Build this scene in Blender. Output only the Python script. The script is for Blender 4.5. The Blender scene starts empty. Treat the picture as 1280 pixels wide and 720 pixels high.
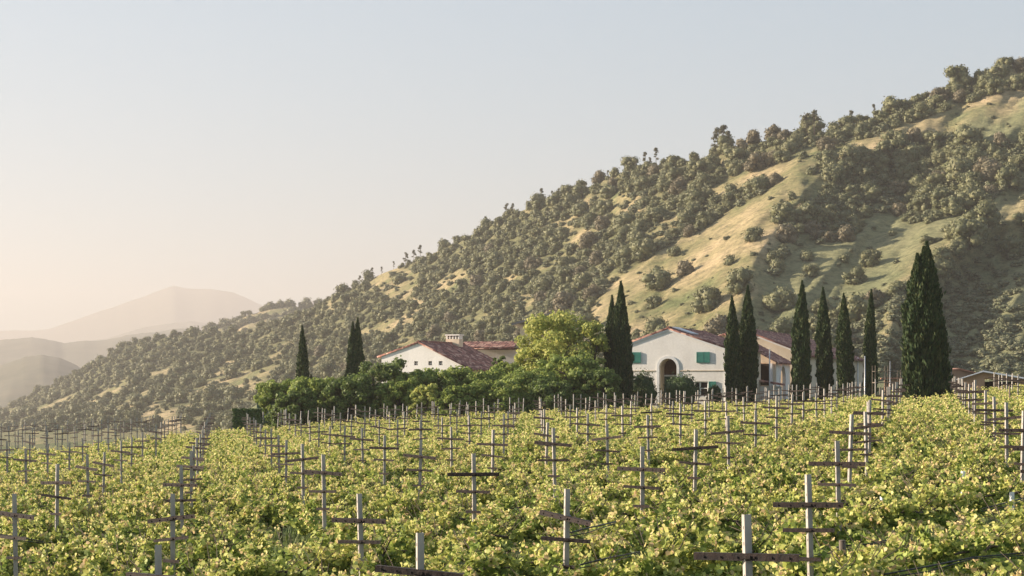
import bpy, bmesh, math, random
import numpy as np
from mathutils import Vector, Matrix, noise
from mathutils.geometry import tessellate_polygon
R = math.radians
rng = np.random.default_rng(7)
random.seed(7)

# ------------------------------------------------------------------ camera
F = 2100.0            # focal length in pixels of a 1280 px wide frame
YH = 480.0            # image row of eye level
CZ = 3.6              # height of the lens above the vineyard floor under it
sc = bpy.context.scene
cam = bpy.data.cameras.new('camera')
camo = bpy.data.objects.new('camera', cam)
sc.collection.objects.link(camo)
cam.sensor_width = 36.0
cam.lens = F / 1280 * 36.0
cam.shift_y = (YH - 360) / 1280
cam.clip_start = 0.2
cam.clip_end = 60000
camo.location = (0, 0, CZ)
camo.rotation_euler = (R(90), 0, 0)
sc.camera = camo

# ------------------------------------------------------------------ light
SUN_AZ = -80.0        # degrees from the viewing direction, negative = left
SUN_EL = 17.0
az, el = R(SUN_AZ), R(SUN_EL)
sd = Vector((math.sin(az) * math.cos(el), math.cos(az) * math.cos(el), math.sin(el)))
w = bpy.data.worlds.new('World')
sc.world = w
w.use_nodes = True
nt = w.node_tree
sky = nt.nodes.new('ShaderNodeTexSky')
sky.sky_type = 'NISHITA'
sky.sun_disc = False
sky.sun_elevation = el
sky.sun_rotation = az
sky.air_density = 1.0
sky.dust_density = 1.0
sky.ozone_density = 1.0
bg = nt.nodes['Background']
bg.inputs['Strength'].default_value = 0.136
tint = nt.nodes.new('ShaderNodeMix'); tint.data_type = 'RGBA'; tint.blend_type = 'MULTIPLY'
tint.inputs[0].default_value = 1.0
tint.inputs[7].default_value = (.825, .965, 1.085, 1)
flat = nt.nodes.new('ShaderNodeGamma')      # a hazy sky is far more even than the clear-air model
flat.inputs['Gamma'].default_value = 0.35
nt.links.new(sky.outputs[0], flat.inputs['Color'])
nt.links.new(flat.outputs[0], tint.inputs[6])
nt.links.new(tint.outputs[2], bg.inputs[0])
sl = bpy.data.lights.new('sun', 'SUN')
sl.energy = 5.0
sl.angle = R(0.6)
sl.color = (1.0, 0.83, 0.65)
so = bpy.data.objects.new('sun', sl)
sc.collection.objects.link(so)
so.rotation_euler = sd.to_track_quat('Z', 'Y').to_euler()
so.location = (-60, 20, 60)
sc.view_settings.view_transform = 'Standard'
sc.view_settings.look = 'None'
sc.view_settings.exposure = 1.70
sc.view_settings.gamma = 1.0
sc.cycles.max_bounces = 6
sc.cycles.diffuse_bounces = 3
sc.cycles.transmission_bounces = 3
sc.cycles.transparent_max_bounces = 4
sc.cycles.volume_bounces = 1
sc.cycles.use_denoising = True
HAZE_DENSITY = 0.00020

# ------------------------------------------------------------------ helpers
def P(px, py, Y):
    return Vector(((px - 640) / F * Y, Y, CZ - (py - YH) / F * Y))

def link(o):
    sc.collection.objects.link(o)
    return o

def tag(o, label=None, cat=None, group=None, kind=None):
    if label: o['label'] = label
    if cat: o['category'] = cat
    if group: o['group'] = group
    if kind: o['kind'] = kind
    return o

def empty(name, loc=(0, 0, 0), rz=0.0):
    o = bpy.data.objects.new(name, None)
    o.location = loc
    o.rotation_euler = (0, 0, rz)
    o.empty_display_size = 0.3
    return link(o)

def np_mesh(name, verts, faces, mat, smooth=False, mats=None, midx=None):
    verts = np.asarray(verts, dtype=np.float32)
    faces = np.asarray(faces, dtype=np.int32)
    k = faces.shape[1]
    me = bpy.data.meshes.new(name)
    me.vertices.add(len(verts))
    me.vertices.foreach_set('co', verts.ravel())
    me.loops.add(faces.size)
    me.loops.foreach_set('vertex_index', faces.ravel())
    me.polygons.add(len(faces))
    me.polygons.foreach_set('loop_start', np.arange(0, faces.size, k, dtype=np.int32))
    if smooth:
        me.polygons.foreach_set('use_smooth', np.ones(len(faces), dtype=bool))
    me.materials.append(mat)
    for m in (mats or []): me.materials.append(m)
    if midx is not None:
        me.polygons.foreach_set('material_index', np.asarray(midx, dtype=np.int32))
    me.update(calc_edges=True)
    return me

def obj(name, me, parent=None):
    o = bpy.data.objects.new(name, me)
    link(o)
    if parent: o.parent = parent
    return o

def copy_tree(o, parent=None, depth=0):
    c = o.copy()
    link(c)
    if parent is not None:
        c.parent = parent
    for ch in list(o.children):
        copy_tree(ch, c, depth + 1)
    return c

class MB:
    """collects simple solids into one mesh"""
    def __init__(s): s.v = []; s.f = []
    def add(s, vs, fs):
        n = len(s.v); s.v += [tuple(v) for v in vs]; s.f += [tuple(i + n for i in f) for f in fs]; return s
    def box(s, c, size, rz=0.0, M=None):
        hx, hy, hz = size[0] / 2, size[1] / 2, size[2] / 2
        vs = [Vector((x * hx, y * hy, z * hz)) for z in (-1, 1) for y in (-1, 1) for x in (-1, 1)]
        m = M if M is not None else Matrix.Rotation(rz, 3, 'Z')
        vs = [m @ v + Vector(c) for v in vs]
        return s.add(vs, [(0, 2, 3, 1), (4, 5, 7, 6), (0, 1, 5, 4), (2, 6, 7, 3), (0, 4, 6, 2), (1, 3, 7, 5)])
    def prism(s, poly, y0, y1):
        """poly in (x,z), extruded along y"""
        n = len(poly)
        vs = [(p[0], y0, p[1]) for p in poly] + [(p[0], y1, p[1]) for p in poly]
        fs = [tuple(range(n)), tuple(range(2 * n - 1, n - 1, -1))]
        fs += [(i, i + n, (i + 1) % n + n, (i + 1) % n) for i in range(n)]
        return s.add(vs, fs)
    def tube(s, pts, rad, n=6, cap=True):
        pts = [Vector(p) for p in pts]
        rads = rad if hasattr(rad, '__len__') else [rad] * len(pts)
        vs = []; fs = []
        for i, p in enumerate(pts):
            d = (pts[min(i + 1, len(pts) - 1)] - pts[max(i - 1, 0)]).normalized()
            a = d.cross(Vector((0.31, 0.2, 0.93)))
            if a.length < 1e-3: a = d.cross(Vector((1, 0, 0)))
            a.normalize(); b = d.cross(a)
            for k in range(n):
                t = 2 * math.pi * k / n
                vs.append(p + (a * math.cos(t) + b * math.sin(t)) * rads[i])
        for i in range(len(pts) - 1):
            for k in range(n):
                fs.append((i * n + k, i * n + (k + 1) % n, (i + 1) * n + (k + 1) % n, (i + 1) * n + k))
        if cap:
            fs.append(tuple(range(n))); fs.append(tuple((len(pts) - 1) * n + k for k in range(n - 1, -1, -1)))
        return s.add(vs, fs)
    def mesh(s, name, mat, smooth=False, bevel=0):
        me = bpy.data.meshes.new(name)
        me.from_pydata(s.v, [], s.f)
        me.materials.append(mat)
        bm = bmesh.new(); bm.from_mesh(me)
        bmesh.ops.recalc_face_normals(bm, faces=bm.faces)
        if bevel:
            bmesh.ops.bevel(bm, geom=list(bm.edges), offset=bevel, segments=1, affect='EDGES')
        bm.to_mesh(me); bm.free()
        if smooth:
            for p in me.polygons: p.use_smooth = True
        return me
    def build(s, name, mat, parent=None, smooth=False, bevel=0):
        return obj(name, s.mesh(name, mat, smooth, bevel), parent)

# ------------------------------------------------------------------ materials
def new_mat(name):
    m = bpy.data.materials.new(name); m.use_nodes = True
    n = m.node_tree; b = n.nodes['Principled BSDF']
    return m, n, b

def ramp(n, stops, interp='LINEAR'):
    r = n.nodes.new('ShaderNodeValToRGB')
    cr = r.color_ramp; cr.interpolation = interp
    while len(cr.elements) < len(stops): cr.elements.new(0.5)
    for e, (p, c) in zip(cr.elements, stops):
        e.position = p; e.color = (*c, 1)
    return r

def noise_tex(n, scale, detail=4, rough=0.6, coord='Object', vec=None, stretch=None):
    t = n.nodes.new('ShaderNodeTexNoise'); t.inputs['Scale'].default_value = scale
    t.inputs['Detail'].default_value = detail; t.inputs['Roughness'].default_value = rough
    if coord == 'World':
        g = n.nodes.new('ShaderNodeNewGeometry'); src = g.outputs['Position']
    else:
        g = n.nodes.new('ShaderNodeTexCoord'); src = g.outputs[coord]
    if stretch:
        mp = n.nodes.new('ShaderNodeMapping'); mp.inputs['Scale'].default_value = stretch
        if len(stretch) == 3: pass
        n.links.new(src, mp.inputs['Vector']); src = mp.outputs[0]
    n.links.new(src, t.inputs['Vector'])
    return t

def foliage_mat(name, cols, transl=0.35, rough=0.6, clump=0.0, clump_cols=None, tint=(1, 1, 1)):
    """leaf colours picked per leaf, some light passing through"""
    m, n, b = new_mat(name)
    g = n.nodes.new('ShaderNodeNewGeometry')
    r = ramp(n, [(i / max(1, len(cols) - 1), c) for i, c in enumerate(cols)])
    n.links.new(g.outputs['Random Per Island'], r.inputs[0])
    out = r.outputs[0]
    if clump:
        t = noise_tex(n, clump, 2, 0.5, 'World')
        r2 = ramp(n, [(0.35, clump_cols[0]), (0.65, clump_cols[1])])
        n.links.new(t.outputs[0], r2.inputs[0])
        mx = n.nodes.new('ShaderNodeMix'); mx.data_type = 'RGBA'; mx.blend_type = 'MULTIPLY'
        mx.inputs[0].default_value = 1.0
        n.links.new(out, mx.inputs[6]); n.links.new(r2.outputs[0], mx.inputs[7])
        out = mx.outputs[2]
    b.inputs['Roughness'].default_value = rough
    b.inputs['Specular IOR Level'].default_value = 0.3
    n.links.new(out, b.inputs['Base Color'])
    if transl:
        tr = n.nodes.new('ShaderNodeBsdfTranslucent')
        n.links.new(out, tr.inputs['Color'])
        ms = n.nodes.new('ShaderNodeMixShader'); ms.inputs[0].default_value = transl
        n.links.new(b.outputs[0], ms.inputs[1]); n.links.new(tr.outputs[0], ms.inputs[2])
        n.links.new(ms.outputs[0], n.nodes['Material Output'].inputs[0])
    return m

def plain_mat(name, c1, c2, scale=4, rough=0.8, bump=0.0, metal=0.0, coord='Object', stretch=None, detail=5):
    m, n, b = new_mat(name)
    t = noise_tex(n, scale, detail, 0.6, coord, stretch=stretch)
    r = ramp(n, [(0.35, c1), (0.68, c2)])
    n.links.new(t.outputs[0], r.inputs[0]); n.links.new(r.outputs[0], b.inputs['Base Color'])
    b.inputs['Roughness'].default_value = rough; b.inputs['Metallic'].default_value = metal
    if bump:
        bp = n.nodes.new('ShaderNodeBump'); bp.inputs['Strength'].default_value = bump
        bp.inputs['Distance'].default_value = 0.03
        n.links.new(t.outputs[0], bp.inputs['Height']); n.links.new(bp.outputs[0], b.inputs['Normal'])
    return m

M = {}
M['vine'] = foliage_mat('vine_leaves', [(.12, .16, .04), (.23, .28, .065), (.40, .44, .11), (.58, .58, .17), (.68, .64, .23)],
                        transl=0.38, clump=0.9, clump_cols=[(.62, .76, .62), (1.0, .98, .95)])
M['vine_tip'] = foliage_mat('vine_shoot_tips', [(.46, .50, .13), (.60, .61, .19), (.70, .66, .25), (.68, .56, .27), (.58, .40, .24)], transl=0.4)
M['vine_wood'] = plain_mat('vine_wood', (.05, .035, .025), (.13, .10, .07), 18, 0.9, 0.6)
M['shoot'] = plain_mat('shoot', (.22, .20, .07), (.30, .22, .10), 12, 0.7)
M['post'] = plain_mat('galvanised_post', (.24, .215, .195), (.40, .365, .33), 9, 0.6, 0.2, 0.0, stretch=(1, 1, .25))
M['arm'] = plain_mat('rusty_angle', (.009, .006, .006), (.027, .013, .010), 14, 0.85, 0.4)
M['stake'] = plain_mat('old_wood_stake', (.09, .07, .055), (.20, .165, .13), 10, 0.9, 0.5, stretch=(1, 1, .15))
M['hose'] = plain_mat('hose', (.012, .012, .014), (.03, .03, .033), 5, 0.5)
M['grow_tube'] = plain_mat('vine_guard', (.55, .58, .58), (.72, .74, .74), 6, 0.5)
M['grass'] = foliage_mat('grass_blades', [(.09, .16, .03), (.15, .23, .05), (.24, .28, .09)], transl=0.3)
M['cypress'] = foliage_mat('cypress_leaves', [(.018, .038, .014), (.030, .056, .020), (.050, .078, .026), (.085, .095, .035)], transl=0.1, rough=.85)
M['shrub_dark'] = foliage_mat('dark_leaves', [(.03, .06, .02), (.05, .085, .025), (.07, .11, .03)], transl=0.15)
M['tree_mid'] = foliage_mat('green_leaves', [(.10, .15, .035), (.17, .23, .05), (.26, .32, .075), (.34, .38, .10)], transl=0.4)
M['tree_light'] = foliage_mat('light_leaves', [(.20, .25, .06), (.32, .36, .09), (.44, .45, .12), (.52, .50, .16)], transl=0.4)
M['tree_dark'] = foliage_mat('deep_green_leaves', [(.065, .10, .028), (.115, .165, .042), (.18, .235, .06)], transl=0.4)
M['bark'] = plain_mat('bark', (.06, .045, .035), (.14, .11, .085), 6, 0.95, 0.6, stretch=(1, 1, .2))
M['oak'] = foliage_mat('oak_leaves', [(.085, .096, .044), (.13, .137, .062), (.185, .18, .088)], transl=0.12)
M['oak_pale'] = foliage_mat('pale_oak_leaves', [(.11, .10, .06), (.15, .13, .078), (.20, .165, .10)], transl=0.12)
M['pine'] = foliage_mat('grey_pine_needles', [(.06, .065, .035), (.09, .09, .05), (.12, .11, .06)], transl=0.2)
M['chaparral'] = foliage_mat('chaparral', [(.085, .098, .052), (.12, .132, .07), (.17, .165, .095)], transl=0.1)
M['teal'] = plain_mat('teal_paint', (.035, .19, .155), (.05, .23, .185), 3, 0.5)
M['white_trim'] = plain_mat('white_trim', (.66, .66, .66), (.76, .76, .75), 3, 0.7)
M['dark_green'] = plain_mat('green_door', (.010, .045, .03), (.016, .06, .04), 3, 0.5)
M['interior'] = plain_mat('interior_shade', (.012, .010, .010), (.03, .022, .018), 2, 0.9)  # near-black colour stands in for the unlit space behind openings
M['brown_wood'] = plain_mat('brown_wood', (.07, .035, .022), (.12, .06, .035), 6, 0.8)
M['steel'] = plain_mat('steel', (.35, .35, .36), (.5, .5, .5), 5, 0.4, 0, 0.6)
M['sheet'] = plain_mat('pale_sheet_roof', (.50, .52, .56), (.62, .64, .68), 1.5, 0.5, stretch=(.2, 3, 1))
M['tan_wall'] = plain_mat('tan_wall', (.30, .19, .13), (.40, .26, .18), 1.2, 0.9)
M['terracotta'] = plain_mat('pale_terracotta', (.28, .13, .085), (.42, .22, .15), 1.6, 0.9)
M['grey_roof'] = plain_mat('grey_roof', (.12, .12, .14), (.2, .2, .22), 3, 0.8)
M['shed_green'] = plain_mat('green_shed', (.05, .10, .08), (.08, .14, .11), 3, 0.7)
M['bluecloth'] = plain_mat('blue_grey_sheet', (.18, .22, .28), (.27, .31, .37), 2, 0.7)

def stucco(name, c1, c2):
    m, n, b = new_mat(name)
    t = noise_tex(n, 0.5, 6, 0.65, 'Object', stretch=(1, 1, .45))
    r = ramp(n, [(0.3, c1), (0.62, c2)])
    n.links.new(t.outputs[0], r.inputs[0])
    t2 = noise_tex(n, 5, 5, 0.7)
    r2 = ramp(n, [(0.3, (.9, .9, .9)), (0.7, (1.03, 1.03, 1.03))])
    n.links.new(t2.outputs[0], r2.inputs[0])
    mx = n.nodes.new('ShaderNodeMix'); mx.data_type = 'RGBA'; mx.blend_type = 'MULTIPLY'; mx.inputs[0].default_value = 1
    n.links.new(r.outputs[0], mx.inputs[6]); n.links.new(r2.outputs[0], mx.inputs[7])
    n.links.new(mx.outputs[2], b.inputs['Base Color'])
    b.inputs['Roughness'].default_value = 0.9
    bp = n.nodes.new('ShaderNodeBump'); bp.inputs['Strength'].default_value = 0.4; bp.inputs['Distance'].default_value = .04
    n.links.new(t2.outputs[0], bp.inputs['Height']); n.links.new(bp.outputs[0], b.inputs['Normal'])
    return m
M['stucco'] = stucco('cream_stucco', (.70, .67, .63), (.83, .80, .76))
M['stucco_warm_shade'] = stucco('warm_shade_stucco', (.54, .45, .33), (.66, .56, .43))  # tan stucco; on side walls it also paints shade and warm bounce

def roof_mat():
    m, n, b = new_mat('clay_roof_tiles')
    t = n.nodes.new('ShaderNodeTexVoronoi'); t.inputs['Scale'].default_value = 2.6
    tc_ = n.nodes.new('ShaderNodeTexCoord'); n.links.new(tc_.outputs['Object'], t.inputs['Vector'])
    sx_ = n.nodes.new('ShaderNodeSeparateColor'); n.links.new(t.outputs['Color'], sx_.inputs[0])
    r = ramp(n, [(0.0, (.09, .034, .027)), (0.4, (.18, .070, .052)), (0.75, (.29, .125, .09)), (1.0, (.45, .29, .22))])
    n.links.new(sx_.outputs[0], r.inputs[0])
    n.links.new(r.outputs[0], b.inputs['Base Color'])
    b.inputs['Roughness'].default_value = 0.8
    return m
M['tiles'] = roof_mat()

# ------------------------------------------------------------------ vineyard lattice and ground
L0 = (2.238, 15.601); E1 = (3.154, -1.6765); BV = (1.6743, 6.7962)
U = Vector((E1[0] + BV[0], E1[1] + BV[1], 0)); USTEP = U.length; U.normalize()   # direction of the vine rows
NV = Vector((U.y, -U.x, 0))                                                     # across the rows
MEAS = [(0, 0, 933.0, 643.0), (0, 1, 1010.0, 593.0), (0, 2, 1046.5, 551.0), (0, 3, 1064.7, 518.0), (0, 4, 1081.6, 514.4), (0, 6, 1085.0, 502.0), (-1, 1, 709.0, 611.0), (-2, 1, 449.0, 617.0), (-3, 1, 216.0, 617.0), (-4, 1, 18.0, 617.0), (-1, 2, 803.0, 558.0), (-2, 2, 592.0, 567.0), (-1, 0, 525.0, 666.0), (-3, 2, 404.0, 568.0), (-4, 3, 378.0, 554.7), (-5, 2, 72.0, 580.0), (-3, 4, 616.6, 537.0), (-4, 5, 564.0, 533.5), (-4, 4, 481.0, 544.0), (-5, 6, 525.6, 525.0), (-4, 6, 630.0, 517.5), (-2, 3, 691.8, 535.0), (-3, 5, 684.6, 528.0), (-5, 9, 677.6, 513.0), (-1, 3, 870.0, 536.6), (-1, 4, 910.0, 520.0), (-2, 6, 850.6, 504.0), (-2, 4, 759.0, 530.0), (-2, 7, 881.6, 501.0), (-1, 5, 944.7, 513.4), (-1, 7, 990.6, 493.0), (-1, 6, 971.0, 494.7), (-2, 8, 908.0, 502.0), (1, 4, 1258.0, 503.0), (1, 7, 1219.0, 475.0), (-6, 3, 109.0, 568.0), (-7, 4, 130.7, 565.0), (-8, 5, 151.5, 551.0), (-9, 6, 165.0, 546.7), (-10, 6, 87.0, 553.0), (-11, 7, 103.0, 547.8), (-9, 5, 60.0, 555.0), (-11, 6, 8.5, 551.0), (-11, 8, 195.0, 530.5), (-5, 4, 358.0, 550.0), (-6, 6, 431.0, 532.0), (-7, 7, 412.6, 533.0), (-9, 9, 387.0, 525.6), (-8, 8, 399.0, 530.0)]
TOPC = [478.756, -34.825, -2.733, 127.595, -20.066, 22.879, 3.486]

def lat(i, j): return L0[0] + i * E1[0] + j * BV[0], L0[1] + i * E1[1] + j * BV[1]
def smooth(a, b, x):
    t = np.clip((x - a) / (b - a), 0, 1); return t * t * (3 - 2 * t)
def ytop_poly(X, Y):
    Yc = np.clip(Y, 13, 170)
    s = 20 / Yc; u = np.clip((X / Yc * F) / 640, -1.5, 1.5)
    c = TOPC
    return c[0] + c[1] * u + c[2] * u * u + c[3] * s + c[4] * s * u + c[5] * s * s + c[6] * u ** 3
SX = []; SY = []; SR = []
for (i, j, x, y) in MEAS:
    X, Y = lat(i, j)
    SX.append(X); SY.append(Y); SR.append(-(y - ytop_poly(X, Y)) / F * Y)
for (px_, Y, y) in [(230, 168, 517), (150, 165, 520), (70, 160, 525), (0, 152, 529), (200, 130, 523), (100, 126, 529), (0, 116, 535), (300, 130, 512), (400, 135, 507), (480, 135, 502), (640, 135, 495), (850, 135, 488), (950, 130, 485), (1050, 130, 481), (1150, 130, 478)]:
    X = (px_ - 640) / F * Y
    SX.append(X); SY.append(Y); SR.append(-(y - ytop_poly(X, Y)) / F * Y)
SX = np.array(SX); SY = np.array(SY); SR = np.array(SR)
def field_top(X, Y):
    """height of the post tops over the vineyard"""
    X = np.asarray(X, float); Y = np.asarray(Y, float)
    Yc = np.clip(Y, 13, 170)
    z = CZ - (ytop_poly(X, Y) - YH) / F * Yc
    d2 = (X[..., None] - SX) ** 2 + (Y[..., None] - SY) ** 2
    wt = np.exp(-d2 / (2 * 7.0 ** 2))
    z = z + (wt * SR).sum(-1) / (wt.sum(-1) + 1.2)
    return z
POST_H = 2.3
def ground_z(X, Y):
    X = np.asarray(X, float); Y = np.asarray(Y, float)
    z = field_top(X, Y) - POST_H
    px = 640 + X / np.maximum(Y, 1) * F
    # beyond the crest on the left the land falls to a valley
    edge = 138 + 32 * smooth(290, 255, px) - 12 * smooth(200, 0, px)
    left = smooth(330, 230, px)
    drop = smooth(0, 260, Y - edge) * 26 * left + smooth(0, 25, Y - edge) * 1.5 * left
    z = z - drop
    z = z - smooth(300, 4000, Y) * 40
    far = smooth(150, 260, Y)
    return z
def gz(x, y): return float(ground_z(np.array([x]), np.array([y]))[0])

ys = np.concatenate([np.arange(-30, 180, 1.0), np.geomspace(180, 14000, 60)])
us = np.linspace(-1, 1, 240)
VX, VY = [], []
XX = np.zeros((len(ys), len(us))); YY = np.zeros_like(XX)
for k, y in enumerate(ys):
    half = 45 + max(0, y) * 0.55
    XX[k] = us * half; YY[k] = y
ZZ = ground_z(XX, YY)
rough = np.array([[noise.noise(Vector((a * .5, b * .5, 0))) * .06 + noise.noise(Vector((a * 2, b * 2, 5))) * .03 if b < 60 else 0 for a, b in zip(ra, rb)] for ra, rb in zip(XX, YY)])
ZZ += rough
def grid_faces(nr, nc):
    i = np.arange(nr - 1)[:, None] * nc + np.arange(nc - 1)[None, :]
    return np.stack([i, i + 1, i + nc + 1, i + nc], -1).reshape(-1, 4)

def ground_material():
    m, n, b = new_mat('vineyard_ground')
    t = noise_tex(n, 1.1, 6, 0.7, 'World')
    r = ramp(n, [(0.35, (.055, .075, .022)), (0.5, (.10, .12, .035)), (0.66, (.17, .14, .075))])
    n.links.new(t.outputs[0], r.inputs[0]); n.links.new(r.outputs[0], b.inputs['Base Color'])
    b.inputs['Roughness'].default_value = 1
    t2 = noise_tex(n, 9, 4, .7, 'World')
    bp = n.nodes.new('ShaderNodeBump'); bp.inputs['Distance'].default_value = .08; bp.inputs['Strength'].default_value = .8
    n.links.new(t2.outputs[0], bp.inputs['Height']); n.links.new(bp.outputs[0], b.inputs['Normal'])
    return m
g = obj('ground', np_mesh('ground', np.stack([XX, YY, ZZ], -1).reshape(-1, 3), grid_faces(*XX.shape), ground_material(), True))
tag(g, kind='structure')

# ------------------------------------------------------------------ the hill
def interp(pts, x):
    a = np.array(pts, float); return np.interp(x, a[:, 0], a[:, 1])
SKYLINE = [(-320, 640), (-100, 545), (0, 514), (50, 489), (100, 465), (150, 437), (180, 427), (215, 420), (250, 420), (275, 419), (300, 418), (340, 405), (370, 398), (400, 381), (440, 360),
           (480, 341), (520, 327), (560, 308), (590, 295), (640, 268), (700, 246), (740, 232), (780, 215), (820, 207), (860, 201), (890, 197), (940, 178),
           (1010, 170), (1050, 161), (1080, 151), (1140, 131), (1200, 107), (1240, 92), (1280, 79), (1400, 40), (1560, -10)]
DRIDGE = [(-320, 1900), (0, 1500), (200, 1250), (300, 1120), (420, 960), (640, 800), (800, 690), (900, 640), (1000, 605), (1280, 600), (1560, 620)]
DFOOT = [(-320, 1000), (0, 760), (300, 560), (640, 400), (900, 330), (1000, 318), (1280, 330), (1560, 350)]
C1 = [(1500, 40), (1285, 118), (1190, 150), (1110, 185), (1040, 222), (985, 262), (955, 305), (935, 350), (915, 400), (900, 470)]
C2 = [(1500, 170), (1290, 262), (1240, 285), (1200, 305), (1165, 322), (1140, 345), (1120, 380), (1110, 440)]
def signed(poly, x, y):
    """distance right/below of a line that runs down to the left"""
    best = np.full(x.shape, 1e9); sgn = np.zeros(x.shape)
    for (x0, y0), (x1, y1) in zip(poly[:-1], poly[1:]):
        dx, dy = x1 - x0, y1 - y0; L2 = dx * dx + dy * dy
        t = np.clip(((x - x0) * dx + (y - y0) * dy) / L2, 0, 1)
        ex, ey = x - (x0 + t * dx), y - (y0 + t * dy)
        d = np.sqrt(ex * ex + ey * ey); s = -(dx * ey - dy * ex)
        m_ = d < best
        best = np.where(m_, d, best); sgn = np.where(m_, np.sign(s), sgn)
    return best * sgn
def vnoise(x, y, f, seed):
    return np.array([noise.fractal(Vector((a * f, b * f, seed)), 0.8, 2.1, 4) for a, b in zip(x.ravel(), y.ravel())]).reshape(x.shape)
HB = 560.0
def hill_depth(x, y, detail=True):
    ysk = interp(SKYLINE, x)
    t = np.clip((HB - y) / np.maximum(HB - ysk, 1), 0, 1.0)
    Dr, Df = interp(DRIDGE, x), interp(DFOOT, x)
    D = Df + (Dr - Df) * t ** 1.25
    u = signed(C1, x, y)
    s = np.where(u > 0, (u / 75) * np.exp(1 - u / 75), 0) * 0.038
    u2 = signed(C2, x, y)
    s = s + np.where(u2 > 0, (u2 / 75) * np.exp(1 - u2 / 75), 0) * 0.045 - 0.03 * np.exp(-(u2 / 28) ** 2)
    s = s - 0.02 * np.exp(-(u / 40) ** 2)
    s = s * (1 - .85 * smooth(1120, 1240, x) * smooth(270, 200, y))
    D = D * (1 + s * smooth(0, .15, t) * smooth(1.0, .9, t))
    if detail:
        # gullies and swells that run down the slope to the left
        q = x + 0.75 * (y - 300)
        n1 = vnoise(q, y * .35, 1 / 95., 3.3); n2 = vnoise(q, y * .5, 1 / 30., 8.1)
        n3 = vnoise(x + 1.1 * y, y * .9, 1 / 13., 5.5)
        D = D * (1 + 0.024 * n1 * smooth(0, .2, t) + 0.006 * n2 + .0016 * n3)
    return D
hx = np.arange(-300, 1540, 3.5)
ht = np.concatenate([np.linspace(0, 1, 140)])
HX = np.repeat(hx[None, :], len(ht), 0)
YS = interp(SKYLINE, HX)
HT = HX * 0 + ht[:, None]
HY = HB - (HB - YS) * HT
HD = hill_depth(HX, HY)
hv = np.stack([(HX - 640) / F * HD, HD, CZ - (HY - YH) / F * HD], -1)
back = []
top = hv[-1]
for k, (dd, fz) in enumerate([(1.04, .99), (1.12, .9), (1.25, .6), (1.45, .15), (1.6, -.2)]):
    bq = top.copy(); bq[:, 0] *= dd; bq[:, 1] *= dd; bq[:, 2] = (top[:, 2] + 30) * fz - 30; back.append(bq)
front = hv[0].copy(); front[:, 0] *= .93; front[:, 1] *= .93; front[:, 2] -= 25
allv = np.concatenate([front[None], hv, np.array(back)], 0)

def hill_material():
    m, n, b = new_mat('hill_grass')
    t = noise_tex(n, 0.035, 8, 0.62, 'World')
    r = ramp(n, [(0.35, (.16, .18, .085)), (0.46, (.26, .235, .125)), (0.56, (.39, .32, .19)), (0.68, (.50, .39, .25))])
    n.links.new(t.outputs[0], r.inputs[0])
    t2 = noise_tex(n, .30, 8, 0.8, 'World', stretch=(1, 1, 2.5))
    r2 = ramp(n, [(0.38, (.42, .45, .42)), (0.56, (1.08, 1.06, 1.0))])
    n.links.new(t2.outputs[0], r2.inputs[0])
    mx = n.nodes.new('ShaderNodeMix'); mx.data_type = 'RGBA'; mx.blend_type = 'MULTIPLY'; mx.inputs[0].default_value = .85
    n.links.new(r.outputs[0], mx.inputs[6]); n.links.new(r2.outputs[0], mx.inputs[7])
    at = n.nodes.new('ShaderNodeAttribute'); at.attribute_name = 'fresh'
    mg = n.nodes.new('ShaderNodeMix'); mg.data_type = 'RGBA'
    n.links.new(at.outputs['Fac'], mg.inputs[0]); n.links.new(r.outputs[0], mg.inputs[6]); mg.inputs[7].default_value = (.215, .228, .128, 1)
    at2 = n.nodes.new('ShaderNodeAttribute'); at2.attribute_name = 'scrub'
    mg2 = n.nodes.new('ShaderNodeMix'); mg2.data_type = 'RGBA'; mg2.inputs[7].default_value = (.13, .14, .072, 1)
    n.links.new(at2.outputs['Fac'], mg2.inputs[0]); n.links.new(mg.outputs[2], mg2.inputs[6])
    n.links.new(mg2.outputs[2], mx.inputs[6])
    n.links.new(mx.outputs[2], b.inputs['Base Color'])
    b.inputs['Roughness'].default_value = 1; b.inputs['Specular IOR Level'].default_value = .1
    bp = n.nodes.new('ShaderNodeBump'); bp.inputs['Distance'].default_value = 2.2; bp.inputs['Strength'].default_value = .7
    n.links.new(t2.outputs[0], bp.inputs['Height']); n.links.new(bp.outputs[0], b.inputs['Normal'])
    return m
HILLM = hill_material()
h = obj('hillside', np_mesh('hillside', allv.reshape(-1, 3), grid_faces(*allv.shape[:2])[:, ::-1], HILLM, True))
fr = np.zeros(allv.shape[:2], np.float32)      # greener grass on the side away from the afternoon sun
uu = signed(C1, HX, HY); u2_ = signed(C2, HX, HY)
gn = vnoise(HX, HY, 1 / 40., 7.7)
fr[1:1 + len(ht)] = np.clip(smooth(-8, 20, uu + gn * 22) * .85 * (1 - smooth(30, 0, np.abs(u2_)) * .8), 0, 1)
at_ = h.data.attributes.new('fresh', 'FLOAT', 'POINT'); at_.data.foreach_set('value', fr.ravel())
tag(h, kind='structure')

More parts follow.
